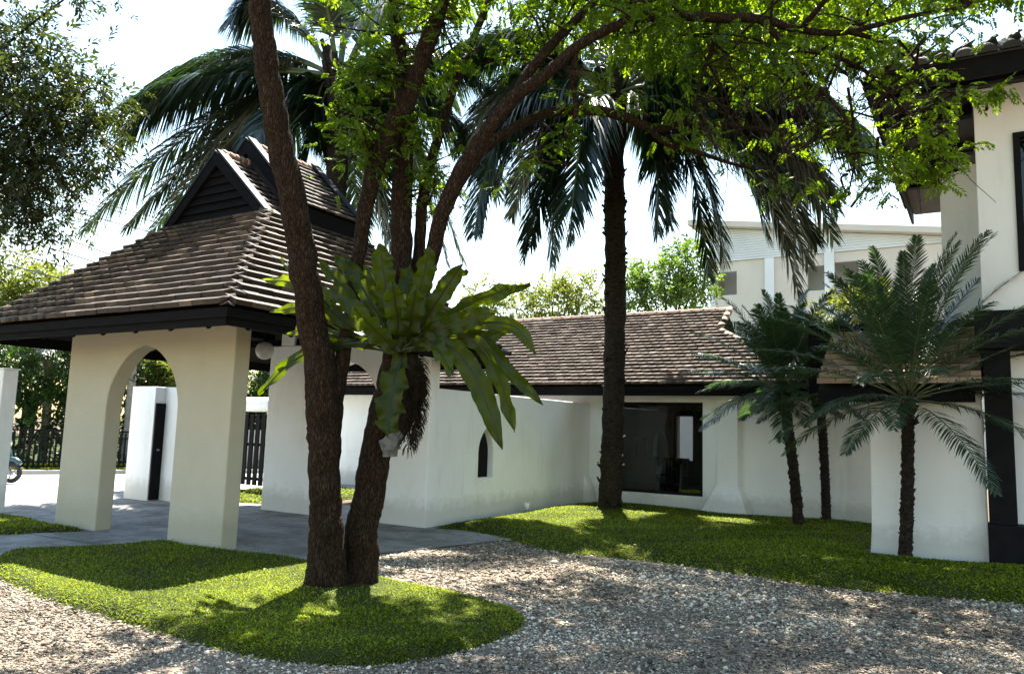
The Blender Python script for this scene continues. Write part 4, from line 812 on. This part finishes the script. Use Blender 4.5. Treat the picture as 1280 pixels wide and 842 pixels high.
def big_palm(label, base, cpx, depth, r, tips, nrand, L, seed, stubs, skip=None):
    th = empty('tall_palm', base); tag(th, label, 'palm'); top = px(cpx[0], cpx[1], depth); palm_trunk(th, base, top, r*1.25, r, 'palm_bark', seed, stubs)
    g = np.random.default_rng(seed); hb = MB()
    for k in range(46):
        a = g.uniform(0, 6.28); z = g.uniform(-1.6, .1); d = np.array([math.cos(a), math.sin(a), 0]); p = top+np.array([0, 0, z])+d*r*.8; hb.beam(p, p+d*r*g.uniform(.6, 1.3)+np.array([0, 0, g.uniform(.35, .8)]), .12, .05)
    hb.build('leaf_bases', 'palm_bark', th)
    allf = [(px(*c_), px(*t_)) for c_, t_ in tips]+[(px(c_[0]+g.uniform(-22, 22), c_[1]+g.uniform(-18, 18), c_[2]+g.uniform(-.7, .7)), px(t_[0]+g.uniform(-30, 30), t_[1]+g.uniform(-30, 18), t_[2]+g.uniform(-.8, .8))) for c_, t_ in tips if g.random() < .8]
    for k in range(nrand):
        a = g.uniform(0, 6.28); el = rad(g.uniform(5, 80)); l = L*g.uniform(.85, 1.1); d = np.array([math.cos(a)*math.cos(el), math.sin(a)*math.cos(el), math.sin(el)]); c_ = top+d*l*.6+np.array([0, 0, .25*l*.3]); allf.append((c_, c_+np.array([math.cos(a), math.sin(a), 0])*l*.42+np.array([0, 0, -.45*l*(1.15-math.sin(el)*.75)])))
    for k, (c_, t_) in enumerate(allf):
        P = bez([top+unit((c_-top)*np.array([1, 1, .3]))*r*.7, c_, t_], 18); frond(th, P, 170, 1.25, .021, .95, 'palm', seed*50+k, .045, .14, .6, .75)
    return th
big_palm('tall palm with thick dark trunk on the lawn before the glazed window', (-6.55, 14.7, .05), (765, 120), 15.85, .205,
  [((930, 75, 15), (1000, 372, 14.6)), ((960, 60, 16), (1042, 300, 16)), ((830, 105, 15), (822, 290, 14.6)), ((700, 110, 15), (655, 325, 14.8)), ((680, 90, 16.5), (640, 270, 16.5)), ((725, 110, 14.8), (712, 300, 14.2)), ((660, 0, 16), (560, 70, 16.5)), ((660, 20, 17), (570, 190, 17)), ((950, -30, 16), (1170, 75, 15.5)), ((920, 20, 17), (1080, 190, 17)), ((880, -60, 15), (1060, -20, 14.5)), ((840, -80, 17), (930, -120, 18)), ((690, -90, 16), (600, -110, 16)), ((760, -110, 17), (780, -230, 18)), ((900, 60, 14.5), (960, 300, 13.8)), ((940, 100, 15.2), (1010, 330, 15)), ((905, 40, 15.8), (1050, 250, 15.5)), ((870, 90, 15), (905, 330, 14.6)), ((985, 40, 15), (1075, 215, 14.6)), ((690, 130, 15.6), (690, 330, 15.4)), ((665, 70, 15.2), (620, 240, 15)), ((890, 50, 17), (1010, 250, 17.5)), ((640, 60, 15), (600, 290, 14.8)), ((800, 60, 17.5), (830, 200, 19.5))], 3, 4.8, 31, 150)
lb = px(424, 85, 17.2)
big_palm('tall palm with arching fronds rising behind the gate pavilion', (lb[0], lb[1], 0), (424, 95), 17.2, .22,
  [((230, 55, 17.5), (148, 185, 17)), ((270, 110, 18), (102, 290, 17)), ((320, 110, 18), (185, 298, 17.5)), ((300, 20, 18.5), (165, 130, 18.5)), ((330, -40, 18.5), (300, 30, 18)), ((400, -60, 19), (330, -130, 19)), ((450, -80, 19), (470, -190, 20)), ((500, -40, 18), (580, -30, 17.5)), ((520, 30, 18), (620, 120, 17.5)), ((540, 90, 17.5), (640, 240, 17)), ((500, 110, 18), (560, 330, 17.5)), ((470, 120, 18), (495, 330, 18)), ((400, 120, 17.5), (375, 215, 17)), ((440, 140, 19), (450, 310, 19)), ((360, 90, 20), (290, 250, 21)), ((380, 100, 17), (300, 190, 16))], 4, 4.6, 32, 60)
def pygmy(label, base, cpx, depth, r, nf, L, seed, lift=0):
    th = empty('pygmy_palm', base); tag(th, label, 'palm'); top = px(cpx[0], cpx[1], depth); palm_trunk(th, base, top, r*1.15, r, 'palm_bark', seed, 170, jit=.09)
    g = np.random.default_rng(seed); hb = MB()
    for k in range(60):
        a = g.uniform(0, 6.28); z = g.uniform(-.38, .02); d = np.array([math.cos(a), math.sin(a), 0]); p = top+np.array([0, 0, z])+d*r*.7; hb.beam(p, p+d*r*g.uniform(.6, 1.5)+np.array([0, 0, g.uniform(.03, .2)]), .035, .02)
    hb.build('leaf_bases', 'palm_bark', th)
    for k in range(nf):
        a = k*2.39996+g.uniform(-.2, .2); u = (k+.5)/nf; el = rad(84-92*u**1.15+g.uniform(-6, 6)); l = L*g.uniform(.85, 1.12)*(1 if u < .55 else .86 if u < .8 else .72)
        h = np.array([math.cos(a), math.sin(a), 0]); d = h*math.cos(el)+np.array([0, 0, math.sin(el)]); c_ = top+d*l*.58; t_ = c_+h*l*.42*(.35+.65*math.cos(el))+np.array([0, 0, 1.])*l*(.40*math.sin(el)-.34*(.4+.6*u))
        frond(th, bez([top+d*.05, c_, t_], 14), 74, .34 if u > .12 else .27, .0085, .42, 'pygmy', seed*70+k, .011, .2, .5, .75)
    return th
pygmy('slender pygmy palm standing before the projecting white wall', (-1.0, 12.1, .05), (1134, 500), 10.85, .078, 66, 2.65, 41)
pygmy('pygmy palm with a curving trunk on the lawn near the pilaster', (-2.85, 14.5, .08), (978, 488), 13.75, .085, 58, 2.1, 42)
pygmy('pygmy palm close to the white wall, half hidden by its neighbour', (-2.6, 15.7, .1), (1024, 492), 14.6, .075, 44, 1.95, 43)

# ------------------------------------------------------------------ big leafy tree at the left, trunk outside the picture
g = np.random.default_rng(21)
lt_ = empty('leafy_tree', (-14.5, 3.4, 0)); tag(lt_, 'dark small-leaved tree overhanging beside the overhead wires', 'tree')
bb = np.array((-14.5, 3.4, 0)); tb = MB(); tops = []
tb.tube(spline([bb+(0, 0, -.1), bb+(.1, .1, 1.5), bb+(.2, .25, 3), bb+(.1, .6, 4.8), bb+(.3, .9, 6.5)], 4), np.linspace(.3, .12, 17), 12, .05)
BL = [(15, 80, 11.2, 60, 60, 190), (60, 110, 11.4, 55, 50, 220), (100, 150, 11.3, 45, 45, 170), (30, 190, 11.5, 60, 55, 240), (70, 200, 11.3, 50, 50, 180), (15, 250, 11.4, 45, 45, 190), (55, 270, 11.6, 30, 35, 90), (0, 150, 11.0, 60, 60, 220), (115, 110, 11.3, 35, 30, 70), (-40, 60, 11.4, 70, 60, 200), (5, 12, 11.2, 45, 14, 60), (90, -8, 11.2, 50, 12, 40), (-60, 180, 11.2, 70, 70, 200), (-30, 290, 11.4, 40, 40, 90), (120, 190, 11.4, 22, 30, 40), (-120, 120, 11.6, 80, 90, 200)]
P_, D_ = [], []
for x, y, d, rx, ry, n in BL:
    c_ = px(x, y, d); sc = d/F; s0 = bb+np.array([.2, .6, 3.2+1.8*g.random()]); q = bez([s0, (s0+c_)/2+np.array([0, 0, .35]), c_], 8); tb.tube(q, np.linspace(.05, .012, 8), 6, .04, False)
    off = g.normal(0, .5, (int(n*1.2), 3))@np.array([RT*rx*sc, UP*ry*sc, FW*.75]); P_ += list(c_+off); dd = off+g.normal(0, .4, off.shape); dd[:, 2] -= .15; D_ += list(dd)
tb.build('trunk', 'bark', lt_, 0, True); link('crown', crown_mesh('crown', P_, D_, .22, 'alt', 22), 'leaf_dark', lt_)

# ------------------------------------------------------------------ background trees
def bg_tree(label, base, h, blobs, size, mat, seed, kind='alt', trunk='bark', r=.16):
    base = np.array(base, float); th = empty('tree', base); tag(th, label, 'tree', 'trees beyond the garden'); g = np.random.default_rng(seed); tb = MB(); P_, D_ = [], []
    tb.tube(spline([base+(0, 0, -.2), base+(.1, 0, h*.35), base+(-.1, .1, h*.62)], 4), np.linspace(r, r*.6, 9), 10, .05)
    for (dx, dy, dz, rr, n) in blobs:
        c_ = base+np.array([dx, dy, dz]); tb.tube(bez([base+np.array([0, 0, h*.4]), (base+c_)/2+np.array([0, 0, h*.35]), c_], 6), np.linspace(r*.5, .02, 6), 6, .03, False)
        p, d = blob_pts(c_, (rr, rr, rr*.7), n, g, .35); P_ += list(p); D_ += list(d+g.normal(0, .4, d.shape))
    tb.build('trunk', trunk, th, 0, True); link('crown', crown_mesh('crown', P_, D_, size, kind, seed), mat, th)
def blobs_at(base, spec, seed):
    g = np.random.default_rng(seed); out = []
    for x, y, d, rpx, n in spec: c_ = px(x, y, d)-np.array(base); out.append((c_[0], c_[1], c_[2], rpx*d/F, n))
    return out
for lab, gx, d, spec, size, mat, seed in [
  ('light green tree behind the middle of the tiled roof', 835, 30, [(830, 350, 30, 30, 150), (855, 330, 30, 24, 100), (800, 365, 30, 26, 110), (870, 355, 30, 22, 90), (785, 345, 30, 16, 50), (845, 385, 30, 40, 170), (865, 312, 30, 10, 25)], .5, 'leaf_far', 51),
  ('bright green tree right of the fern, behind the tiled roof', 690, 34, [(690, 375, 34, 34, 160), (650, 385, 34, 32, 130), (730, 372, 34, 26, 100), (710, 395, 34, 40, 150), (620, 395, 34, 30, 110), (600, 375, 34, 22, 60), (715, 350, 34, 12, 25)], .5, 'leaf_yel', 52),
  ('yellow green tree beyond the left end of the pavilion roof', 40, 42, [(20, 350, 42, 30, 140), (60, 360, 42, 28, 130), (0, 375, 42, 34, 140), (85, 372, 42, 18, 60), (40, 385, 42, 34, 150), (-30, 360, 42, 34, 130)], .7, 'leaf_yel', 53),
  ('dark green tree over the hedge across the street', 30, 36, [(30, 440, 36, 34, 160), (0, 455, 36, 36, 150), (75, 440, 36, 34, 150), (110, 455, 36, 30, 110), (150, 440, 36, 34, 120), (190, 455, 36, 34, 120), (225, 450, 36, 30, 100)], .6, 'hedge', 54),
  ('pale green tree seen above the gatehouse wall', 205, 27, [(205, 468, 27, 16, 70), (185, 470, 27, 14, 50), (225, 472, 27, 16, 60), (210, 455, 27, 10, 30)], .42, 'leaf_yel', 55),
  ('green tree behind the slatted gate and coping', 325, 30, [(322, 485, 30, 14, 60), (335, 475, 30, 14, 60), (345, 465, 30, 14, 50), (318, 500, 30, 14, 50), (330, 540, 30, 30, 90)], .4, 'leaf_far', 56),
  ('yellow green palm-like tree between the apartment and the white house', 1075, 26, [(1075, 385, 26, 22, 80), (1095, 378, 26, 16, 50), (1050, 395, 26, 20, 60)], .5, 'leaf_yel', 57)]:
    b_ = px(gx, 530, d); b_ = (b_[0], b_[1], 0.); bg_tree(lab, b_, px(gx, min(s[1] for s in spec), d)[2], blobs_at(b_, spec, seed), size, mat, seed)

# ------------------------------------------------------------------ across the street: fence, hedge, pale palms, wall
fz = .06; F0 = np.array(st(0, 7.3)); fr_ = empty('street_fence', (*st(2, 7.3), 0)); tag(fr_, 'black metal railing fence across the street', 'fence')
fa0 = -3.0
for k in range(64):
    a = fa0+k*.13; p = np.array((*st(a, 7.3), 0)); MB().beam(p+(0, 0, .2), p+(0, 0, 1.16), .055, .02, (*SN, 0)).build('slat', 'black', fr_)
for z in (.17, .30, 1.0, 1.2): MB().beam((*st(fa0-.1, 7.34), z), (*st(fa0+8.4, 7.34), z), .03, .05).build('rail', 'black', fr_)
for k in range(6): p = np.array((*st(fa0-.05+k*1.65, 7.3), 0)); MB().beam(p+(0, 0, -.05), p+(0, 0, 1.25), .07, .07, (*SN, 0)).build('fence_post', 'black', fr_)
rw_ = empty('roadside_wall', (*st(9, 7.5), 0)); tag(rw_, 'plain grey concrete wall beside the street fence, seen through the arch', 'wall')
MB().add([(*st(5.4, 7.3), 0), (*st(14, 7.3), 0), (*st(14, 7.5), 0), (*st(5.4, 7.5), 0), (*st(5.4, 7.3), 1.35), (*st(14, 7.3), 1.35), (*st(14, 7.5), 1.35), (*st(5.4, 7.5), 1.35)], [(0, 1, 5, 4), (1, 2, 6, 5), (2, 3, 7, 6), (3, 0, 4, 7), (4, 5, 6, 7)]).build('wall', 'sidewall', rw_)
g = np.random.default_rng(61)
def hedge(name, label, a0, a1, b0, b1, z0, z1, n, size, mat, seed, stem=True):
    g = np.random.default_rng(seed); th = empty(name, (*st((a0+a1)/2, (b0+b1)/2), 0)); tag(th, label, 'hedge'); A = g.uniform(a0, a1, n); B = b0+(b1-b0)*np.abs(g.normal(0, .45, n)).clip(0, 1); Z = z0+(z1-z0)*g.random(n)**.85+.12*np.sin(A*2.3)
    P_ = np.array([(*st(a, b), z) for a, b, z in zip(A, B, Z)]); D_ = g.normal(0, .7, (n, 3))+np.array([-SN[0], -SN[1], -.5]); link('foliage', crown_mesh('foliage', P_, D_, size, 'alt', seed), mat, th)
    m = MB()
    for k in range(int((a1-a0)/.6)): p = np.array((*st(a0+.3+k*.6, (b0+b1)/2), 0)); m.tube([p, p+(.05, 0, z1*.4), p+(0, .05, z1*.85)], [.05, .04, .02], 6)
    m.build('stems', 'bark', th)
hedge('tall_hedge', 'tall trailing green hedge behind the street fence', -5, 16, 10.2, 11.6, .3, 4.0, 2600, .62, 'hedge', 62)
hedge('low_shrub', 'low clipped shrub at the foot of the grey roadside wall', 5.5, 13, 6.95, 7.25, .05, .42, 260, .2, 'hedge', 63)
g_ = np.random.default_rng(64); sg = MB()
n = 2200; A = g_.uniform(-6, 6, n); B = g_.uniform(7.4, 10, n); V = []; T = []
for a, b_ in zip(A, B):
    p = np.array((*st(a, b_), .06)); d = g_.normal(0, .06, 3); d[2] = .14; s_ = np.array((*SD, 0))*.03; i = len(V); V += [p-s_, p+s_, p+d]; T.append((i, i+1, i+2))
tag(link('verge_grass', np_mesh('verge_grass', np.array(V), np.array(T), g_.random(n)), 'grass'), 'sunlit grass strip behind the street fence', 'grass', None, 'stuff')
def pale_palm(label, gx, y_top, d, r, seed, green=True):
    base = px(gx, 530, d); base[2] = 0; th = empty('pale_palm', base); tag(th, label, 'palm'); top = px(gx+ (4 if gx < 100 else 6), y_top, d); palm_trunk(th, base, top, r*1.35, r, 'pale_bark', seed)
    m = MB().lathe(top, [(r*.95, -.05), (r*1.25, .12), (r*2.0, .5), (r*1.1, .75)], 12); m.build('crownshaft', 'rachis', th, 0, True)
    g = np.random.default_rng(seed)
    for k in range(11):
        a = k*2.4; el = rad(g.uniform(25, 70)); h = np.array([math.cos(a), math.sin(a), 0]); d_ = h*math.cos(el)+np.array([0, 0, math.sin(el)]); s0 = top+np.array([0, 0, .65]); c_ = s0+d_*1.4; frond(th, bez([s0, c_, c_+h*1.0+np.array([0, 0, -.7])], 12), 34, .55, .022, .6, 'palm', seed*9+k, .03)
pale_palm('pale-trunked palm with flared crownshaft in front of the hedge', 57, 470, 25.5, .13, 71); pale_palm('grey-trunked palm seen through the arch opening', 160, 440, 26, .13, 72)

# ------------------------------------------------------------------ overhead wires
up_ = empty('utility_pole', (*st(-24, 7.1), 0)); tag(up_, 'grey concrete utility pole carrying the overhead wires', 'pole')
WP = [[(60, 236), (180, 268)], [(60, 240), (200, 279)], [(70, 258), (195, 292)], [(60, 291), (150, 322)], [(60, 309), (130, 331)], [(40, 322), (120, 345)]]
for k, ((xa, ya), (xb, yb)) in enumerate(WP):
    a, b_ = px(xa, ya, 24), px(xb, yb, 26); d = (b_-a)/np.linalg.norm(b_-a); P = [a-d*9, a-d*2, a, b_, b_+d*9]
    tag(MB().tube(P, .022, 5).build('overhead_wire', 'cable'), ('topmost thin', 'second highest thin', 'third highest thin', 'fourth highest thin', 'fifth highest thin', 'lowest thin')[k]+' overhead wire in the sky left of the pavilion roof', 'wire', 'overhead wires above the street')
tag(MB().tube([px(-60, 318, 18), px(0, 328, 18), px(90, 352, 18.6), px(160, 372, 19)], .018, 6).build('overhead_wire', 'cable'), 'thicker black cable sagging past the yellow green tree', 'wire')
MB().tube([(*st(-24, 7.1), -.1), (*st(-24, 7.1), 5), (*st(-24, 7.1), 9.5)], [.17, .15, .12], 12).build('shaft', 'pale_bark', up_); MB().beam((*st(-24.9, 7.1), 8.9), (*st(-23.1, 7.1), 8.9), .1, .12).build('cross_arm', 'grey', up_)

# ------------------------------------------------------------------ scooter by the entrance wall
sc0 = pxg(13, 603.5, 0.); scd = unit(-RT*np.array([1, 1, 0])); scn = np.array([-scd[1], scd[0], 0]); sc = empty('scooter', sc0); tag(sc, 'dark teal motor scooter parked behind the entrance wall end', 'scooter')
def S(f, z, s=0): return sc0+scd*f+np.array([0, 0, z])+scn*s
def wheel(f):
    n = 24; o = None
    for nm, ro, wd_, mt in (('tyre', .245, .055, 'rubber'), ('rim', .165, .04, 'grey')):
        P = [S(f+ (ro-.05)*math.cos(a), .25+(ro-.05)*math.sin(a)) for a in np.linspace(0, 2*math.pi, n)]
        if o is None: o = MB().tube(P, wd_, 8, 0, False).build('wheel', mt, sc, 0, True)
        else:
            m = MB().tube([S(f+.16*math.cos(a), .25+.16*math.sin(a)) for a in np.linspace(0, 2*math.pi, n)], .022, 6, 0, False)
            for a in range(5): m.tube([S(f, .25), S(f+.16*math.cos(a*1.257), .25+.16*math.sin(a*1.257))], .016, 6)
            m.build('rim', mt, o)
wheel(0); wheel(1.25)
MB().tube([S(.22*math.cos(a)+.0, .27+.29*math.sin(a)) for a in np.linspace(-.1, 2.5, 9)], .07, 8).build('front_fender', 'teal', sc, 0, True)
MB().tube([S(0, .25, .07), S(.12, .55, .06), S(.22, .95, .03)], .025, 8).build('fork', 'grey', sc)
MB().tube([S(.15, .45), S(.25, .7), S(.33, .98)], [.14, .19, .12], 12).build('leg_shield', 'teal', sc, 0, True)
MB().tube([S(.25, .34), S(.55, .28), S(.8, .32)], [.12, .13, .14], 12).build('footboard', 'black', sc, 0, True)
MB().tube([S(.72, .35), S(.85, .6), S(1.2, .68), S(1.6, .66)], [.12, .19, .18, .06], 12).build('body', 'teal', sc, 0, True)
MB().tube([S(.72, .79), S(1.0, .82), S(1.45, .84)], [.08, .11, .07], 10).build('seat', 'rubber', sc, 0, True)
MB().tube([S(.3, 1.02, -.32), S(.24, 1.05, 0), S(.3, 1.02, .32)], .02, 8).build('handlebar', 'black', sc); MB().lathe(S(.16, .9), [(.03, -.06), (.08, -.03), (.085, .04), (.04, .07)], 12).build('headlight', 'white', sc, 0, True)

# ------------------------------------------------------------------ apartment block behind
AY = 48.; ab = empty('apartment_block', (-13, AY, 0)); tag(ab, 'beige apartment block with white siding and sloping flat roof', 'building')
def ax_(x, y): p = pxp(x, y, 1, AY); return p[0], p[2]
xa, zb_ = ax_(889, 329); xb, _ = ax_(1290, 310); e0_, e1_ = pxp(859, 281, 1, AY-.7), pxp(1116, 289, 1, AY-.7); slope = (e1_[2]-e0_[2])/(e1_[0]-e0_[0]); zt0 = e0_[2]-.1+slope*(xa-e0_[0])
holes = []
for (x0, y0, x1, y1) in ((894, 341, 921, 368), (1009, 333, 1034, 362), (1041, 328, 1074, 345+14)):
    (X0, Z1), (X1, Z0) = ax_(x0, y0), ax_(x1, y1); holes.append([(X0, Z0), (X1, Z0), (X1, Z1), (X0, Z1)])
MB().prism([[(xa, 0), (xb, 0), (xb, zb_), (xa, zb_)]]+holes, (0, AY+.3, 0), (1, 0, 0), (0, 0, 1), .3).build('wall', 'beige', ab)
MB().box(xa, xb, AY+2.2, AY+2.4, 0, zb_).build('balcony_back_wall', 'siding', ab); MB().box(xa, xa+.2, AY+.31, AY+10, 0, zb_).build('side_wall', 'beige', ab)
zl = holes[0][0][1]-.05; MB().box(xa+.21, xb, AY+.31, AY+2.19, zl-.2, zl).build('balcony_floor', 'beige', ab)
for h in holes:
    wd_ = h[1][0]-h[0][0]; f_ = MB().box(h[0][0]+wd_*.62, h[0][0]+wd_*.98, AY+2.1, AY+2.19, h[0][1]+.05, h[0][1]+(h[2][1]-h[0][1])*.62).build('window', 'black', ab)
    MB().box(h[0][0]+wd_*.66, h[0][0]+wd_*.94, AY+2.07, AY+2.095, h[0][1]+.15, h[0][1]+(h[2][1]-h[0][1])*.55).build('pane', 'glass', f_)
ns = 14
for k in range(ns):
    z0 = zb_+.02+k*(zt0-zb_)/ns; z1 = z0+(zt0-zb_)/ns; e0, e1 = [min(xb, xa+max(.3, (q-zt0-.06)/slope)) for q in (z0, z1)]
    MB().add([(xa-.02, AY-.12, z0), (e0, AY-.12, z0), (e1, AY-.05, z1), (xa-.02, AY-.05, z1), (xa-.02, AY+.3, z0), (e0, AY+.3, z0), (xa-.02, AY+.3, z1), (e1, AY+.3, z1)], [(0, 1, 2, 3), (4, 5, 1, 0), (3, 2, 7, 6), (4, 0, 3, 6)]).build('siding_board', 'siding', ab)
xl_ = e0_[0]
MB().add([(xl_, AY-.7, zt0+.1+slope*(xl_-xa)), (xb, AY-.7, zt0+.1+slope*(xb-xa)), (xb, AY+10, zt0+.1+slope*(xb-xa)), (xl_, AY+10, zt0+.1+slope*(xl_-xa)), (xl_, AY-.7, zt0+.45+slope*(xl_-xa)), (xb, AY-.7, zt0+.45+slope*(xb-xa)), (xb, AY+10, zt0+.45+slope*(xb-xa)), (xl_, AY+10, zt0+.45+slope*(xl_-xa))], [(0, 3, 2, 1), (4, 5, 6, 7), (0, 1, 5, 4), (1, 2, 6, 5), (2, 3, 7, 6), (3, 0, 4, 7)]).build('roof_slab', 'beige', ab)
for x in (889, 962, 1037):
    X = ax_(x, 350)[0]; MB().box(X-.02 if x == 889 else X-.25, X+.3, AY-.18, AY-.005, 0, zb_-.01 if x != 1037 else zt0-1.2).build('white_column', 'siding', ab)
